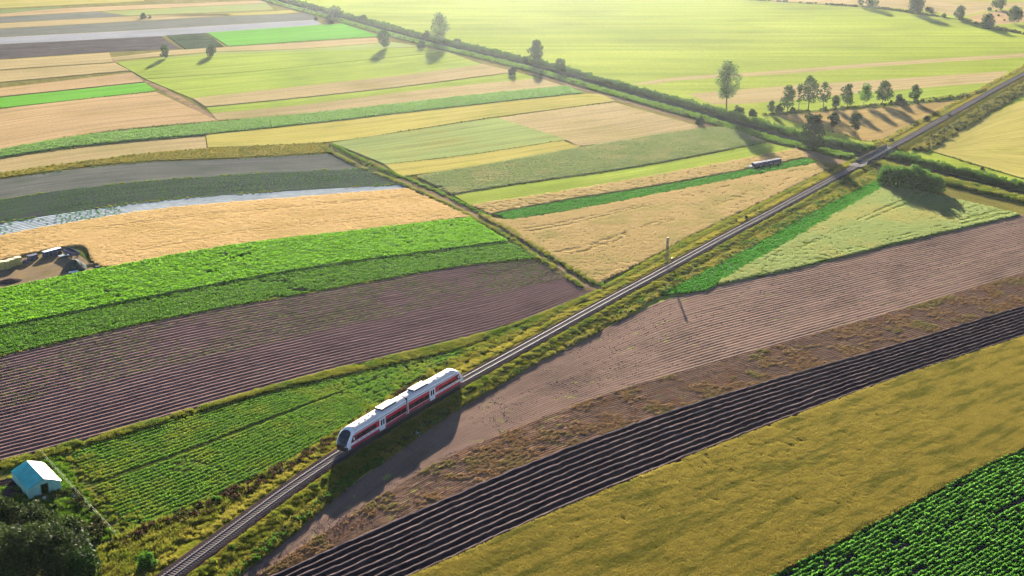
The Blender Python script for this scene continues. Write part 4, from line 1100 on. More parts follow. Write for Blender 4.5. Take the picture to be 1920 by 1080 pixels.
# ------------------------------------------------------------------ trees
M['bark'] = plain('bark', (0.10, 0.075, 0.055), rough=.9, var=.4, vscale=3, spec=.1)
LEAF = {
    'mid': leaf_mat('leaf_mid_tree', A(72, 106, 48), A(42, 72, 34), .3),
    'dark': leaf_mat('leaf_dark_tree', A(52, 82, 36), A(36, 62, 30), .25),
    'pale': leaf_mat('leaf_pale_tree', A(128, 152, 92), A(96, 124, 74), .4),
    'fresh': leaf_mat('leaf_fresh_tree', A(98, 150, 48), A(70, 118, 40), .4),
    'pine': leaf_mat('leaf_pine', A(74, 90, 50), A(50, 66, 38), .3),
}
def tree_meshes(seed, H, W, kind, leaf, dens=1.0, clear=0.25, lsize=None, lean=0.0):
    """trunk mesh and crown mesh of one tree, base at the origin; H height, W crown width in metres"""
    rng = np.random.default_rng(seed)
    mb = MB()
    r0 = max(.07, H * .018)
    if kind == 'bush':
        for k in range(5):
            a = rng.uniform(0, 6.28)
            mb.tube((0, 0, -.1), (math.cos(a) * W * .25, math.sin(a) * W * .25, H * .6), r0, r0 * .3, n=5)
        nc = 34
        ph, ct = rng.uniform(0, 6.28, nc), rng.uniform(-.1, 1, nc)
        rad = rng.uniform(.45, 1, nc)
        cc = np.stack([np.cos(ph) * np.sqrt(1 - np.clip(ct, 0, 1) ** 2) * W * .40 * rad, np.sin(ph) * np.sqrt(1 - np.clip(ct, 0, 1) ** 2) * W * .40 * rad, H * (.10 + .74 * np.clip(ct, 0, 1) * rad)], 1)
        cr = rng.uniform(.14, .22, nc) * (W + H) * .5
    else:
        top = np.array((lean * H, 0, H * .93))
        bend = rng.normal(0, H * .02, 2)
        pts = [np.array((0, 0, -.15)), np.array((bend[0] + lean * H * .3, bend[1], H * .35)), np.array((lean * H * .65 - bend[0], bend[1] * .5, H * .66)), top]
        rs = [r0, r0 * .75, r0 * .45, r0 * .12]
        for k in range(3):
            mb.tube(pts[k], pts[k + 1], rs[k], rs[k + 1], n=7)
        nc = {'round': 22, 'airy': 20, 'tall': 26, 'poplar': 26, 'conifer': 34}[kind]
        zs = clear + (1 - clear) * (np.arange(nc) + .5) / nc
        env = {'round': np.sin(np.pi * np.clip((zs - clear) / (1 - clear) * .86 + .1, 0, 1)) ** .6,
               'airy': np.sin(np.pi * np.clip((zs - clear) / (1 - clear) * .8 + .16, 0, 1)) ** .8,
               'tall': np.sin(np.pi * np.clip((zs - clear) / (1 - clear) * .85 + .12, 0, 1)) ** .5,
               'poplar': (.55 + .45 * np.sin(np.pi * np.clip((zs - clear) / (1 - clear) * 1.6 - .2, 0, 2)) ** 2),
               'conifer': 1.02 - .9 * (zs - clear) / (1 - clear)}[kind]
        ph = np.arange(nc) * 2.4 + rng.uniform(-.5, .5, nc)
        rad = W * .5 * env * rng.uniform(.3, 1.0, nc)
        ax = np.stack([np.interp(zs, [0, .35, .66, 1], [p[0] for p in pts]), np.interp(zs, [0, .35, .66, 1], [p[1] for p in pts])], 1)
        cc = np.stack([ax[:, 0] + np.cos(ph) * rad, ax[:, 1] + np.sin(ph) * rad, zs * H], 1)
        cr = {'round': .24, 'airy': .20, 'tall': .22, 'poplar': .2, 'conifer': .17}[kind] * W * rng.uniform(.55, 1.4, nc)
        cr = np.maximum(cr, .25)
        for k in range(nc):
            b = np.array((ax[k, 0], ax[k, 1], max(.15 * H, zs[k] * H - rad[k] * .7)))
            mb.tube(b, cc[k], r0 * .3, r0 * .08, n=4, caps=False)
    ls = lsize or max(.22, min(.5, (W + H) * .028))
    N = np.maximum(14, (dens * 7.5 * (cr / ls) ** 2)).astype(int)
    w = np.repeat(np.arange(nc), N)
    n = len(w)
    d = rand_dirs(n, rng)
    c = cc[w] + d * (cr[w] * rng.uniform(.25, 1.05, n) ** .6)[:, None] * np.array((1, 1, .8))
    c[:, 2] = np.maximum(c[:, 2], .08)
    v, f = leaf_cloud(c, ls, rng)
    return mb.mesh('trunk', M['bark'], smooth=True), mk_mesh('crown', v, f, LEAF[leaf])
N_TREE = [0]
def tree(name, u, v, top, wpx, kind, leaf, label, cat='tree', group=None, dens=1.0, clear=.25, lean=0.0, z=0.0, stretch=1.0, lsize=None):
    p = P(u, v, z)
    k = ppm(u, v)
    H, W = max(.8, (v - top) / k), max(.6, wpx / (k / CP))
    N_TREE[0] += 1
    tm, cm = tree_meshes(500 + N_TREE[0], H * stretch, W, kind, leaf, dens, clear, lsize, lean)
    o = empty(name, p, random.uniform(0, .4) if lean else random.uniform(0, 6.28), label=label, cat=cat, group=group)
    add('trunk' if kind != 'bush' else 'stem', tm, o)
    add('crown' if kind != 'bush' else 'foliage', cm, o)
    return o
ROWG = 'row of trees behind the straw field'
tree('tall_tree', 1362, 208, 124, 46, 'poplar', 'pale', 'tallest pale green tree, by the canal left of the tree row', dens=.8, clear=.3)
for u, v, t, w, kd, lf, lb in (
    (1446, 213, 192, 13, 'round', 'dark', 'leftmost small tree of the row behind the straw field'),
    (1477, 211, 165, 26, 'tall', 'mid', 'bushy tree third from the left in the row behind the straw field'),
    (1497, 209, 160, 12, 'airy', 'mid', 'thin bare stemmed tree left of the tallest tree in the row'),
    (1515, 208, 148, 33, 'airy', 'mid', 'tallest tree in the row behind the straw field'),
    (1543, 207, 158, 25, 'airy', 'mid', 'slender leafy tree right of the tallest in the row'),
    (1567, 205, 183, 16, 'round', 'mid', 'small round tree in the middle of the row'),
    (1588, 203, 163, 22, 'round', 'mid', 'round tree on a thin trunk, middle of the row'),
    (1619, 198, 163, 27, 'airy', 'fresh', 'sparse leaning tree in the right half of the row'),
    (1653, 196, 158, 28, 'tall', 'mid', 'dense tree right of the leaning one in the row'),
    (1714, 193, 163, 20, 'round', 'mid', 'last tree at the right end of the row')):
    tree('tree', u, v, t, w, kd, lf, lb, group=ROWG, clear=.34 if kd == 'airy' else .26, lean=.12 if 'leaning' in lb else 0, dens=.9)
for u, v, t, w, lb in (
    (1461, 212, 194, 19, 'dark round bush second from the left under the tree row'),
    (1486, 213, 200, 14, 'small dark bush beside the third tree of the row'),
    (1670, 196, 187, 8, 'tiny bush left of the dark bush in the row'),
    (1687, 196, 175, 21, 'dark dense bush near the right end of the tree row'),
    (1386, 214, 196, 24, 'shrub at the foot of the tallest pale tree'),
    (1412, 218, 203, 18, 'low shrub between the pale tall tree and the row')):
    tree('bush', u, v, t, w, 'bush', 'dark', lb, 'bush', dens=1.0)
tree('tree', 1523, 281, 220, 40, 'tall', 'dark', 'big dark tree on the canal bank near the bridge', dens=1.2, clear=.1)
tree('tree', 1562, 248, 214, 19, 'round', 'dark', 'left of the two small trees standing in the straw field', group='two trees in the straw field', clear=.4)
tree('tree', 1602, 256, 217, 22, 'round', 'dark', 'right of the two small trees standing in the straw field', group='two trees in the straw field', clear=.4)
for u, v, t, w, lf, lb in (
    (1738, 228, 214, 14, 'dark', 'small dark bush left of the track beyond the bridge'),
    (1671, 267, 257, 12, 'dark', 'dark round bush beside the far end of the bridge'),
    (1313, 234, 214, 19, 'dark', 'round bush on the near canal bank, alone in front of the straw field'),
    (960, 141, 121, 16, 'dark', 'dark bush on the near canal bank beside the long tan strip'),
    (1557, 328, 316, 11, 'dark', 'small round bush left of the track near the crossing'),
    (1399, 416, 401, 8, 'dark', 'narrow dark bush left of the track beyond the mast'),
    (1842, 319, 311, 9, 'dark', 'tiny bush in the yellow field at the right edge'),
    (1780, 222, 212, 9, 'dark', 'tiny dark bush right of the track beyond the bridge'),
    (278, 1068, 1030, 46, 'fresh', 'round green bush left of the track at the bottom edge'),
    (436, 1036, 1016, 28, 'fresh', 'bright green bush right of the track at the bottom edge'),
    (404, 942, 928, 34, 'fresh', 'low green bush in the ditch left of the track')):
    tree('bush', u, v, t, w, 'bush', lf, lb, 'bush')
for u, v, t, w, lb in ((1660, 345, 303, 38, 'left end'), (1684, 350, 300, 40, 'second from left'), (1708, 355, 302, 42, 'middle'), (1732, 358, 308, 42, 'second from right'), (1755, 360, 316, 34, 'right end')):
    tree('willow', u, v, t, w, 'bush', 'fresh', 'leafy willow at the %s of the thicket right of the bridge' % lb, 'tree', group='thicket right of the bridge', dens=1.1)
# far trees along the canal and beyond
for u, v, t, w, kd, lf, lb in (
    (827, 80, 32, 38, 'airy', 'pale', 'tall airy tree by the far stretch of the canal'),
    (1005, 120, 79, 27, 'tall', 'mid', 'tall tree by the canal in the upper middle'),
    (1052, 136, 112, 20, 'round', 'mid', 'small round tree by the canal right of the tall one'),
    (720, 92, 60, 26, 'round', 'mid', 'dense tree left of the airy tree near the canal'),
    (310, 111, 87, 16, 'round', 'mid', 'left of the two lone trees in the upper left'),
    (396, 107, 86, 17, 'round', 'mid', 'right of the two lone trees in the upper left'),
    (1635, 16, -8, 20, 'round', 'mid', 'dark tree at the top edge left of the far right group'),
    (1613, 13, -6, 13, 'airy', 'mid', 'thin tree at the top edge beside a darker one'),
    (1717, 27, -4, 30, 'tall', 'dark', 'large dark tree at the top right edge'),
    (1799, 38, 14, 18, 'round', 'mid', 'round tree alone on the far right hedge line'),
    (1872, 18, -4, 25, 'airy', 'mid', 'spreading tree in the top right corner'),
    (1902, 44, 16, 27, 'round', 'mid', 'dense tree at the right edge of the straw patch')):
    tree('tree', u, v, t, w, kd, lf, lb, clear=.2, dens=.9)
for u, v, t, w, lb in (
    (800, 74, 55, 18, 'bush left of the airy tree by the far canal'),
    (857, 83, 71, 24, 'low bush right of the airy tree by the far canal'),
    (790, 90, 74, 16, 'bush on the near bank below the airy tree'),
    (627, 35, 10, 34, 'big round bush by the far end of the canal'),
    (681, 40, 27, 20, 'small bush right of the big round one by the far canal'),
    (588, 18, 8, 24, 'low bush left of the big round one by the far canal'),
    (985, 118, 104, 11, 'small bush at the foot of the tall canal tree'),
    (268, 34, 22, 14, 'small dark bush alone on the far strips'),
    (281, 34, 27, 7, 'tiny bush beside the one on the far strips'),
    (1742, 21, 11, 20, 'bush right of the large dark tree at the top edge'),
    (1770, 33, 24, 9, 'tiny round bush on the far hedge line'),
    (1850, 52, 24, 29, 'rounded bush on the far right hedge line'),
    (1855, 20, 12, 10, 'tiny bush left of the spreading corner tree'),
    (593, 38, 31, 9, 'tiny bush on the near bank at the far end of the canal'),
    (620, 44, 36, 9, 'tiny bush on the near bank below the big round one')):
    tree('bush', u, v, t, w, 'bush', 'mid', lb, 'bush')
for u, v, nm in ((1868, 22, 'upper left'), (1872, 30, 'middle'), (1883, 39, 'lower right'), (1862, 34, 'lower left')):
    tree('small_shrub', u, v, v - 4, 5, 'bush', 'mid', '%s of the tiny shrubs on the far straw patch' % nm, 'shrub', group='tiny shrubs on the straw patch')
# hedge lines
def hedge(name, pts, w, key, label, dens=.5, scl=(.7, 1.3), gaps=.3):
    f = strip_along('hedge_line', pts, w / 2, -w / 2, M['bank'], z0=.05, h=.1, du=5, dv=1.5, label=label, cat='verge', seed=120)
    cover(f, key, name, label.replace('strip', 'scrub'), 'scrub', dens, scl=scl, gaps=gaps, gsize=14)
hedge('hedge_scrub', [(1430, 217), (1560, 206), (1700, 194), (1800, 184), (1850, 172)], 3.0, 'scrub_dark', 'dark scrub strip under the row of trees', .4)
hedge('hedge_scrub', [(1380, -2), (1520, 7), (1640, 15), (1720, 26), (1800, 37), (1850, 50), (1930, 66), (2040, 88)], 4.0, 'scrub_dark', 'dark hedge strip across the far right', .25, (.8, 1.6), .4)
hedge('field_edge_scrub', [(616, 274), (690, 311), (748, 335)], 2.2, 'scrub_dark', 'dark scrub strip along the bend of the farm track', .3, (.4, .7))
hedge('road_ditch_scrub', [(900, 404), (960, 437), (1040, 487), (1118, 536)], 1.5, 'tall_grass', 'grass strip between the farm track and the tan wheat', .8, (.8, 1.3), .2)

# dark pines in the bottom left corner
for u, v, t, w, lf, lb in (
    (20, 1010, 940, 70, 'pine', 'dark pine at the left edge below the polytunnel'),
    (75, 1030, 958, 76, 'pine', 'dark pine right below the polytunnel door'),
    (-20, 1080, 975, 90, 'pine', 'dark pine in the bottom left corner'),
    (45, 1100, 985, 95, 'pine', 'dark pine at the bottom edge near the corner'),
    (110, 1105, 1000, 90, 'pine', 'dark pine at the bottom edge right of the corner'),
    (140, 1050, 975, 64, 'pine', 'dark pine nearest the wire fence'),
    (165, 1115, 1035, 60, 'dark', 'rightmost dark tree of the corner thicket')):
    tree('pine_tree', u, v, t, w, 'round', lf, lb, group='dark pines in the bottom left corner', dens=1.0, clear=.15, lsize=.34)

# ------------------------------------------------------------------ the corner by the polytunnel
field('garden_ground', [(-140, 912), (0, 876), (80, 858), (112, 852)], [(-200, 1180), (-60, 1180), (60, 1150), (214, 1012)], M['yard_grass'], z0=.03, h=.0, du=2, dv=2, relief=.12, label='dark rough grass round the polytunnel', cat='grass', seed=130)
f = field('garden_grass', [(-60, 915), (60, 890), (80, 862), (108, 856)], [(-60, 1100), (40, 1080), (120, 1040), (212, 1008)], M['yard_grass'], z0=-.5, zb=-.6, label='x')
bpy.data.objects.remove(f.o); f.top = .05
cover(f, 'green_grass', 'garden_grass', 'dark green tufts round the polytunnel', 'grass', .9, gaps=.36, gsize=5, scl=(.5, 1.1))
cover(f, 'scrub_dark', 'garden_scrub', 'dark undergrowth between the polytunnel and the pines', 'scrub', .3, t0=.4, gaps=.42, gsize=6, scl=(.5, 1.2))
f = field('garden_bed', [(-60, 918), (0, 902), (24, 897)], [(-60, 945), (10, 935), (46, 929)], M['soil_dark'], z0=.2, du=1, ridge=(1.0, .15), label='dark dug garden bed left of the polytunnel', cat='garden bed', seed=131)
f = field('grass_lane', [(84, 862), (150, 935), (216, 1010)], [(112, 853), (165, 925), (222, 1004)], M['verge'], z0=.12, du=2, dv=1, relief=.08, label='grassy lane between the wire fence and the green crop', cat='grass', seed=132)
cover(f, 'green_grass', 'lane_grass', 'bright grass between the wire fence and the green crop', 'grass', 1.0, scl=(.4, .8), gaps=.3, gsize=5)
f = field('field_margin', [(-140, 908), (0, 870), (200, 817), (420, 754), (640, 694), (850, 644), (1000, 602), (1100, 558)], [(-140, 918), (0, 884), (110, 852), (300, 797), (460, 748), (640, 706), (780, 676), (876, 652)], M['verge'], z0=.1, h=.1, du=2, dv=1.5, relief=.1, label='grassy margin below the purple ploughed field', cat='verge', seed=133)
cover(f, 'tall_grass', 'margin_grass', 'olive grass along the lower edge of the ploughed field', 'grass', .9, scl=(.5, 1.0), gaps=.25, gsize=7)
f = strip_along('margin_strip', E_L23[:-1] + [(1010, 487)], .8, -.6, M['verge_gold'], z0=.12, h=.1, du=3, label='thin straw margin above the ploughed field', cat='verge', seed=134)
cover(f, 'gold_grass', 'straw_margin_grass', 'straw coloured grass above the ploughed field', 'grass', .8, scl=(.3, .6), gaps=.4, gsize=12)

M['film_teal'] = plain('film_teal', (0.05, 0.58, 0.54), rough=.5, var=.3, vscale=.7, spec=.2, trans=.25)
M['film_white'] = plain('film_white', (0.78, 0.77, 0.74), rough=.3, var=.06, spec=.6, trans=.2)
M['film_pale'] = plain('film_pale', (0.45, 0.78, 0.66), rough=.5, var=.3, vscale=.8, spec=.2, trans=.35)
M['wood'] = plain('wood', (0.28, 0.22, 0.15), rough=.85, var=.4, vscale=2, spec=.1)
M['pole_pale'] = plain('pole_pale', (0.3, 0.31, 0.22), rough=.6, var=.2)
gh0 = P(55, 936)
gh = empty('polytunnel', (gh0[0], gh0[1], 0), math.radians(38), label='small teal and white plastic covered polytunnel by the pines', cat='greenhouse')
GW, GL, GE, GR = 5.9, 9.2, 1.95, 3.25
def sheet(nm, pts, mat, th=.03, ribs=None):
    """thin film with a little sag between the hoops"""
    a, b, c, d = (np.array(p, float) for p in pts)
    nu, nv = 12, 5
    g = np.array([[(a * (1 - t) + b * t) * (1 - s) + (d * (1 - t) + c * t) * s for t in np.linspace(0, 1, nv + 1)] for s in np.linspace(0, 1, nu + 1)])
    nr = np.cross(b - a, d - a); nr /= np.linalg.norm(nr)
    if nr[2] < 0:
        nr = -nr
    s = np.linspace(0, 1, nu + 1)[:, None, None]; t = np.linspace(0, 1, nv + 1)[None, :, None]
    g = g + nr * (.10 * np.sin(np.pi * t) + .035 * np.abs(np.sin(np.pi * s * 5)) - .02)
    V = np.concatenate([g.reshape(-1, 3), (g - nr * th).reshape(-1, 3)])
    n = (nu + 1) * (nv + 1); I = np.arange(n).reshape(nu + 1, nv + 1)
    F = np.stack([I[:-1, :-1], I[1:, :-1], I[1:, 1:], I[:-1, 1:]], -1).reshape(-1, 4)
    return add(nm, mk_mesh(nm, V, [F, (F + n)[:, ::-1]], mat, smooth=True), gh)
sheet('roof_film', [(-.1, -.15, GE), (GW / 2, -.15, GR), (GW / 2, GL + .15, GR), (-.1, GL + .15, GE)], M['film_teal'])
sheet('roof_film', [(GW + .1, -.15, GE), (GW / 2, -.15, GR), (GW / 2, GL + .15, GR), (GW + .1, GL + .15, GE)], M['film_white'])
MB().box((0, GL / 2, GE / 2), (.06, GL, GE)).build('side_film', M['film_pale'], gh)
MB().box((GW, GL / 2, GE / 2), (.06, GL, GE)).build('side_film', M['film_pale'], gh)
def gable(nm, y, x0, x1, mat):
    zt = lambda x: GE + (GR - GE) * (1 - abs(x - GW / 2) / (GW / 2)) - .03
    xs = [x0] + ([GW / 2] if x0 < GW / 2 < x1 else []) + [x1]
    lo = [(x, y, 0) for x in xs]; hi = [(x, y, zt(x)) for x in xs]
    n = len(xs)
    v = lo + hi + [(x, y + .05, z) for x, y, z in lo + hi]
    f = [[i, i + 1, n + i + 1, n + i] for i in range(n - 1)] + [[2 * n + n + i, 2 * n + n + i + 1, 2 * n + i + 1, 2 * n + i] for i in range(n - 1)]
    f += [[0, n, 3 * n, 2 * n], [n - 1, 3 * n - 1, 4 * n - 1, 2 * n - 1]]
    return MB().raw(v, f).build(nm, mat, gh)
for k in range(1, 7):
    y = k * GL / 7
    MB().tube((-.08, y, GE + .03), (GW * .25, y, (GE + GR) / 2 + .13), .035, n=5).tube((GW * .25, y, (GE + GR) / 2 + .13), (GW / 2, y, GR + .02), .035, n=5).build('seam', M['film_teal'], gh)
gable('end_film', 0, .04, 2.25, M['film_pale'])
gable('end_film', 0, 3.6, GW - .04, M['film_pale'])
gable('end_film', GL - .05, .04, GW - .04, M['film_pale'])
MB().box((2.92, .03, 2.55), (1.3, .05, .75)).build('door_header', M['film_pale'], gh)
for x in (2.25, 3.6):
    MB().box((x, -.03, 1.1), (.1, .1, 2.2)).build('door_post', M['pole_pale'], gh)
for k in range(6):
    y = .02 + k * (GL - .04) / 5
    MB().tube((.08, y, GE - .04), (GW / 2, y, GR - .06), .03).tube((GW / 2, y, GR - .06), (GW - .08, y, GE - .04), .03).tube((.08, y, 0), (.08, y, GE), .03).tube((GW - .08, y, 0), (GW - .08, y, GE), .03).build('hoop', M['pole_pale'], gh)
# fence of thin posts and wires
fp0, fp1 = P(78, 856), P(217, 1008)
fl = np.linalg.norm(fp1 - fp0); fa = math.atan2((fp1 - fp0)[1], (fp1 - fp0)[0])
fence = empty('wire_fence', tuple(fp0), fa, label='thin wire fence on low posts beside the polytunnel', cat='fence')
nfp = 13
pm_ = MB().tube((0, 0, -.1), (0, 0, 1.3), .05, .045, n=6).mesh('post', M['pole_pale'])
for k in range(nfp):
    o = add('post', pm_, fence, (k * fl / (nfp - 1), random.gauss(0, .04), 0)); o.rotation_euler = (random.gauss(0, .04), random.gauss(0, .04), 0)
M['fence_wire'] = plain('fence_wire', A(150, 160, 80)[:3], rough=.6, var=.2)
for z in (1.2, .65):
    mb = MB()
    for k in range(nfp - 1):
        a, b = k * fl / (nfp - 1), (k + 1) * fl / (nfp - 1)
        mb.tube((a, .05, z), ((a + b) / 2, .05, z - .06), .01, n=5).tube(((a + b) / 2, .05, z - .06), (b, .05, z), .01, n=5)
    mb.build('wire', M['fence_wire'], fence)
M['white_plastic'] = plain('white_plastic', (.75, .78, .8), rough=.4, var=.1)
def tub(u, v, r, h, label):
    p = P(u, v)
    o = empty('plastic_tub', tuple(p), random.uniform(0, 3), label=label, cat='tub')
    MB().tube((0, 0, 0), (0, 0, h), r * .8, r, n=12, caps=False).tube((0, 0, .01), (0, 0, .03), r * .78, n=12).build('bowl', M['white_plastic'], o)
    MB().tube((0, 0, h - .05), (0, 0, h), r * 1.06, r * 1.08, n=12, caps=False).build('rim', M['white_plastic'], o)
tub(72, 930, .45, .5, 'white tub just outside the polytunnel end wall')
tub(83, 935, .3, .4, 'smaller white tub in front of the polytunnel door')
tub(141, 931, .4, .5, 'white tub beside the wire fence in the shade')

# ------------------------------------------------------------------ yard among the wheat
M['bin_yellow'] = plain('bin_yellow', A(222, 196, 96, .6)[:3], rough=.6, var=.25, vscale=1)
M['bin_straw'] = plain('bin_straw', A(226, 208, 140, .6)[:3], rough=.6, var=.2, vscale=1)
M['crate_blue'] = plain('crate_blue', (.035, .045, .11), rough=.85, spec=.05, var=.3, vscale=1)
M['crate_grey'] = plain('crate_grey', (.06, .07, .11), rough=.85, spec=.05, var=.3, vscale=1)
M['tarp'] = plain('tarp', (.02, .045, .04), rough=.9, spec=.05, var=.5, vscale=1.2, bump=.08)
def bin_stack(name, u, v, w, d, h, n, mat, lid, label, group, rz=.72, lid_m=None):
    """a stack of n slatted boxes: each box body with corner posts, and a top sheet"""
    p = P(u, v)
    o = empty(name, tuple(p), rz, label=label, cat='crate stack', group=group)
    hh = h / n
    for k in range(n):
        b = MB().box((0, 0, k * hh + hh * .5), (w, d, hh * .86), bev=.04).build('crate', mat, o)
        MB().box((0, 0, k * hh + hh * .04), (w * .9, d * .9, hh * .07)).build('pallet_base', M['wood'], b)
        for sx in (-1, 1):
            for sy in (-1, 1):
                MB().box((sx * (w / 2), sy * (d / 2), k * hh + hh * .5), (.1, .1, hh * .9)).build('corner_post', M['wood'], b)
    MB().box((0, 0, h + .04), (w * 1.06, d * 1.06, .07), bev=.02).build('cover', lid_m or M['white_plastic'], o)
G1, G2 = 'yellow crate stacks in the yard', 'white topped crates in the yard'
for k, (u, v, w, d, h, nm) in enumerate(((-14, 508, 2.2, 1.9, 2.0, 'outermost yellow crate stack at the left edge of the yard'), (3, 505, 1.7, 1.8, 2.3, 'yellow crate stack at the left edge of the photo'), (13, 503, 1.5, 1.8, 2.2, 'second yellow crate stack from the left edge'), (23, 499, 1.7, 1.8, 2.1, 'third yellow crate stack from the left edge'), (34, 496, 1.8, 1.8, 2.2, 'rightmost yellow crate stack in the yard'))):
    bin_stack('yellow_crate_stack', u, v, w, d, h, 2, M['bin_yellow'], None, nm, G1, lid_m=M['bin_straw'])
for u, v, w, h, nm in ((47, 494, 1.2, .9, 'low grey crate right of the yellow stacks'), (58, 489, 1.6, 1.6, 'dark blue crate stack between the yellow stacks and white topped crates'), (66, 485, 1.3, 1.3, 'second dark blue crate stack left of the white topped crates')):
    bin_stack('dark_crate_stack', u, v, w, 1.5, h, 2, M['crate_grey'], None, nm, None, lid_m=M['crate_blue'])
for k, u in enumerate((86, 94, 102, 110)):
    bin_stack('white_topped_crate_stack', u, 482 - k * 2.2, 1.35, 1.5, 1.7, 2, M['crate_blue'], None, '%s white topped blue crate stack in the yard' % ('leftmost', 'second', 'third', 'rightmost')[k], G2)
# flat bed trailer, dark blue
p = P(134, 480)
tr = empty('farm_trailer', tuple(p), math.atan2(*(P(150, 484) - P(119, 470))[[1, 0]]), label='dark blue farm trailer parked in the corner of the yard', cat='trailer')
MB().box((0, 0, 1.0), (6.4, 2.2, .3), bev=.05).build('bed', M['crate_blue'], tr)
for sy in (-1, 1):
    MB().box((0, sy * 1.07, 1.45), (6.4, .08, .6)).build('side_board', M['crate_blue'], tr)
    for x in (-1.6, 1.9):
        MB().tube((x, sy * .8, .45), (x, sy * 1.05, .45), .45, n=12).build('wheel', M['train_black'], tr)
for sx in (-1, 1):
    MB().box((sx * 3.17, 0, 1.45), (.08, 2.1, .6)).build('end_board', M['crate_grey'], tr)
MB().tube((3.2, 0, .9), (5.2, 0, .5), .07, n=6).build('drawbar', M['train_black'], tr)
# tarp covered heap
def heap(name, u, v, L, W, H, mat, label, cat, seed, rz=.5):
    n, m = 18, 14
    V = []
    for i in range(n + 1):
        for j in range(m + 1):
            x, y = -1 + 2 * i / n, -1 + 2 * j / m
            r = min(1, math.hypot(x, y))
            V.append((x * L / 2 * (1 - .0 * r), y * W / 2, -.05 + H * max(0, 1 - r ** 1.6)))
    V = np.array(V)
    V[:, 2] += H * .22 * (fbm(V[:, 0] * .9 + seed, V[:, 1] * .9, seed, 3) - .5) * (V[:, 2] > 0)
    I = np.arange((n + 1) * (m + 1)).reshape(n + 1, m + 1)
    F = np.stack([I[:-1, :-1], I[1:, :-1], I[1:, 1:], I[:-1, 1:]], -1).reshape(-1, 4)
    o = add(name, mk_mesh(name, V, F, mat, V[:, :2]), loc=tuple(P(u, v)), label=label, cat=cat)
    o.rotation_euler = (0, 0, rz)
    return o
heap('covered_heap', 141, 503, 6.5, 8.5, 2.9, M['tarp'], 'dark green tarpaulin covered heap in the yard', 'heap', 3, .6)
heap('soil_heap', 18, 528, 7, 5, .9, M['soil_dark'], 'low dark soil heap at the left edge of the yard', 'heap', 5, .4)
heap('sand_bank', 166, 499, 2.2, 7.5, .7, M['yard'], 'pale sandy bank curving round the covered heap', 'heap', 8, -.6)
for u, v, w, nm in ((121, 481, 1.6, 'pale sheet lying between the trailer and the covered heap'), (138, 512, 1.3, 'white sheet on the near foot of the covered heap'), (147, 507, 1.5, 'larger white sheet on the right foot of the covered heap')):
    p = P(u, v)
    o = empty('plastic_sheet', (p[0], p[1], .05), random.uniform(.3, .9), label=nm, cat='plastic sheet')
    g = np.stack(np.meshgrid(np.linspace(-1, 1, 9), np.linspace(-.6, .6, 7), indexing='ij') + [np.zeros((9, 7))], -1) * w
    g[..., 2] = .15 + .35 * fbm(g[..., 0] * 2 + u, g[..., 1] * 2, 4, 3)
    I = np.arange(63).reshape(9, 7)
    F = np.stack([I[:-1, :-1], I[1:, :-1], I[1:, 1:], I[:-1, 1:]], -1).reshape(-1, 4)
    add('crumpled_film', mk_mesh('crumpled_film', g.reshape(-1, 3), F, M['white_plastic']), o)
    MB().box((0, 0, .12), (w * 1.2, w * .7, .2), bev=.05).build('weight', M['crate_grey'], o)
p = P(183, 507)
o = empty('water_tank', tuple(p), .6, label='grey box tank on a frame at the right corner of the yard', cat='tank')
MB().box((0, 0, .75), (1.0, 1.0, 1.0), bev=.08).build('tank', M['crate_grey'], o)
MB().box((0, 0, .12), (1.1, 1.1, .22)).build('pallet_base', M['wood'], o)
MB().tube((0, 0, 1.25), (0, 0, 1.33), .15, n=10).build('lid', M['train_black'], o)
# long row of dark crates by the dark green strip
ca, cb = P(1403, 317), P(1462, 306)
cang = math.atan2((cb - ca)[1], (cb - ca)[0])
for k in range(7):
    q = ca + (cb - ca) * (k + .5) / 7
    o = empty('field_crate', tuple(q), cang, label='%s dark blue crate stack in the row beside the dark green strip' % ('leftmost', 'second', 'third', 'middle', 'fifth', 'sixth', 'rightmost')[k], cat='crate stack', group='crate row beside the dark green strip')
    hh = 1.9 if k else 1.0
    for j in range(2):
        MB().box((0, 0, hh * (.25 + .5 * j)), (2.1, 1.8, hh * .46), bev=.04).build('crate', M['crate_blue'] if k else M['bin_straw'], o)
    MB().box((0, 0, hh + .03), (2.16, 1.86, .06)).build('cover', M['crate_blue'], o)

# ------------------------------------------------------------------ line side things
M['steel'] = plain('steel', (.09, .08, .08), rough=.6, var=.4, metal=.3)
pm = P(1250, 499, .7)
mast = empty('lattice_mast', (pm[0], pm[1], .45), 1.0, label='slim lattice mast with a cross arm left of the track', cat='mast')
for sx in (-1, 1):
    for sy in (-1, 1):
        MB().tube((sx * .42, sy * .42, 0), (sx * .15, sy * .15, 8.3), .07, n=5).build('leg', M['steel'], mast)
mb = MB()
for k in range(10):
    z0, z1 = k * .8 + .1, k * .8 + .9
    w0, w1 = .42 - .27 * z0 / 8.3, .42 - .27 * z1 / 8.3
    for a, b in (((-1, -1), (1, -1)), ((1, -1), (1, 1)), ((1, 1), (-1, 1)), ((-1, 1), (-1, -1))):
        if k % 2:
            a, b = b, a
        mb.tube((a[0] * w0, a[1] * w0, z0), (b[0] * w1, b[1] * w1, z1), .035, n=4)
mb.build('lattice', M['steel'], mast)
arm = MB().box((0, 0, 8.0), (1.9, .16, .16)).build('cross_arm', M['steel'], mast)
for x in (-.8, -.3, .3, .8):
    MB().tube((x, 0, 8.08), (x, 0, 8.32), .07, .05, n=8).build('insulator', M['concrete'], arm)
MB().box((0, 0, 8.5), (.5, .4, .5), bev=.05).build('cap_box', M['steel'], mast)
MB().box((0, 0, .05), (1.3, 1.3, .5), bev=.05).build('footing', M['concrete'], mast)
ps = P(1259, 497, .8)
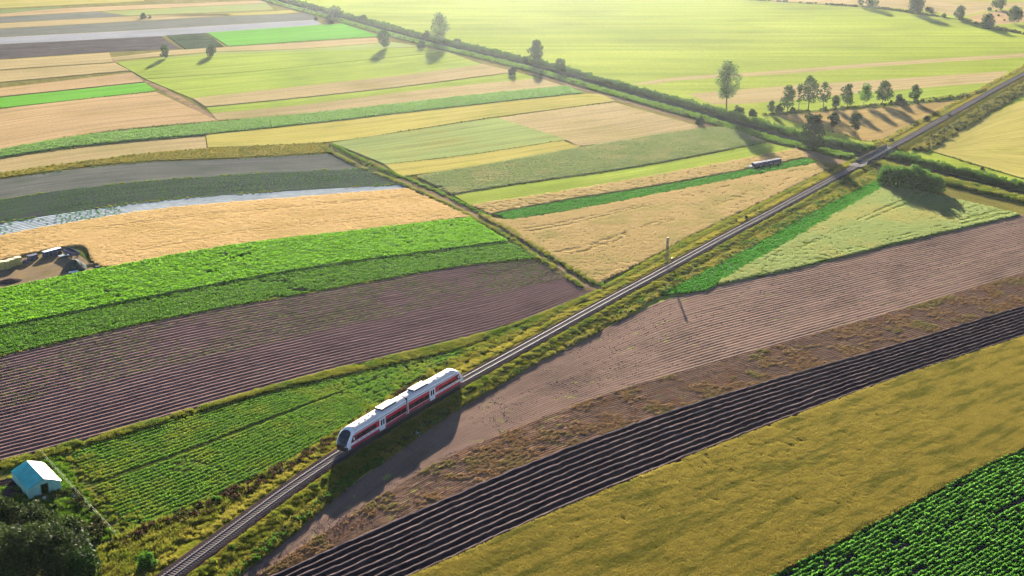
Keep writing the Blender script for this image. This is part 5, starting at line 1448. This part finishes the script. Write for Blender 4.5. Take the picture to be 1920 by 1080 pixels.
sgn = empty('signal_post', (ps[0], ps[1], .7), math.radians(-120), label='small dark signal head on a short post beside the mast', cat='signal')
MB().tube((0, 0, 0), (0, 0, 1.6), .06, n=6).build('post', M['steel'], sgn)
MB().box((0, 0, 1.75), (.6, .3, .95), bev=.05).build('signal_head', M['train_black'], sgn)
for z in (1.5, 1.95):
    MB().tube((0, .15, z), (0, .3, z), .12, n=8, caps=False).build('hood', M['train_black'], sgn)
MB().box((0, 0, .1), (.5, .5, .25)).build('footing', M['concrete'], sgn)
pk = P(1065, 657)
o = empty('marker_post', tuple(pk), 0, label='short dark post at the edge of the taupe field', cat='post')
MB().tube((0, 0, -.1), (0, 0, 1.2), .11, .1, n=6).build('shaft', M['wood'], o)
MB().box((0, 0, 1.25), (.3, .3, .14), bev=.03).build('cap', M['wood'], o)
p = P(783, 817)
o = empty('plastic_scrap', (p[0], p[1], .12), .5, label='crumpled white plastic scrap lying in the train shadow', cat='scrap')
g = np.stack(np.meshgrid(np.linspace(-.6, .6, 9), np.linspace(-.45, .45, 7), indexing='ij') + [np.zeros((9, 7))], -1)
g[..., 2] = .15 + .5 * (1 - (g[..., 0] / .7) ** 2) * .8 + .3 * fbm(g[..., 0] * 4, g[..., 1] * 4, 6, 3)
I = np.arange(63).reshape(9, 7)
add('crumpled_film', mk_mesh('crumpled_film', g.reshape(-1, 3), np.stack([I[:-1, :-1], I[1:, :-1], I[1:, 1:], I[:-1, 1:]], -1).reshape(-1, 4), M['white_plastic']), o)
MB().box((0, 0, .05), (.8, .5, .16), bev=.05).build('weight', M['white_plastic'], o)

# ------------------------------------------------------------------ ragged grass along the edges of the fields
ep, es = [], []
for w, z in EDGES:
    if w[:, 1].mean() > 620:
        continue
    L_ = length(w); n = int(L_ * .5)
    q = resample(w, max(2, n))[1:-1]
    if len(q) == 0:
        continue
    q = q + RNG.normal(0, .35, q.shape); q[:, 2] = .05
    k = fbm(q[:, 0] / 11, q[:, 1] / 11, 41, 3) > .42
    ep.append(q[k]); es.append(RNG.uniform(.35, .85, k.sum()))
ep, es = np.concatenate(ep), np.concatenate(es)
h_ = RNG.uniform(0, 1, len(ep)) < .5
scatter('field_edge_grass', 'tall_grass', ep[h_], RNG.uniform(0, 6, h_.sum()), es[h_], 'ragged olive grass along the field boundaries', 'grass')
scatter('field_edge_green_grass', 'green_grass', ep[~h_], RNG.uniform(0, 6, (~h_).sum()), es[~h_], 'ragged green grass along the field boundaries', 'grass')

# ------------------------------------------------------------------ haze: even pale air round the whole place
def haze():
    m = newmat('haze'); t = NT(m)
    vol = t.n('ShaderNodeVolumePrincipled', {'Color': (0.66, 0.73, 0.80, 1), 'Density': HAZE_DENSITY, 'Anisotropy': 0.8})
    t.t.links.new(vol.outputs[0], t.n('ShaderNodeOutputMaterial').inputs['Volume'])
    mb = MB().box((0, 500, 55.5), (9300, 9300, 113.4))
    mb.build('haze', m, kind='stuff', label='thin pale haze filling the air over the fields', cat='haze')
haze()
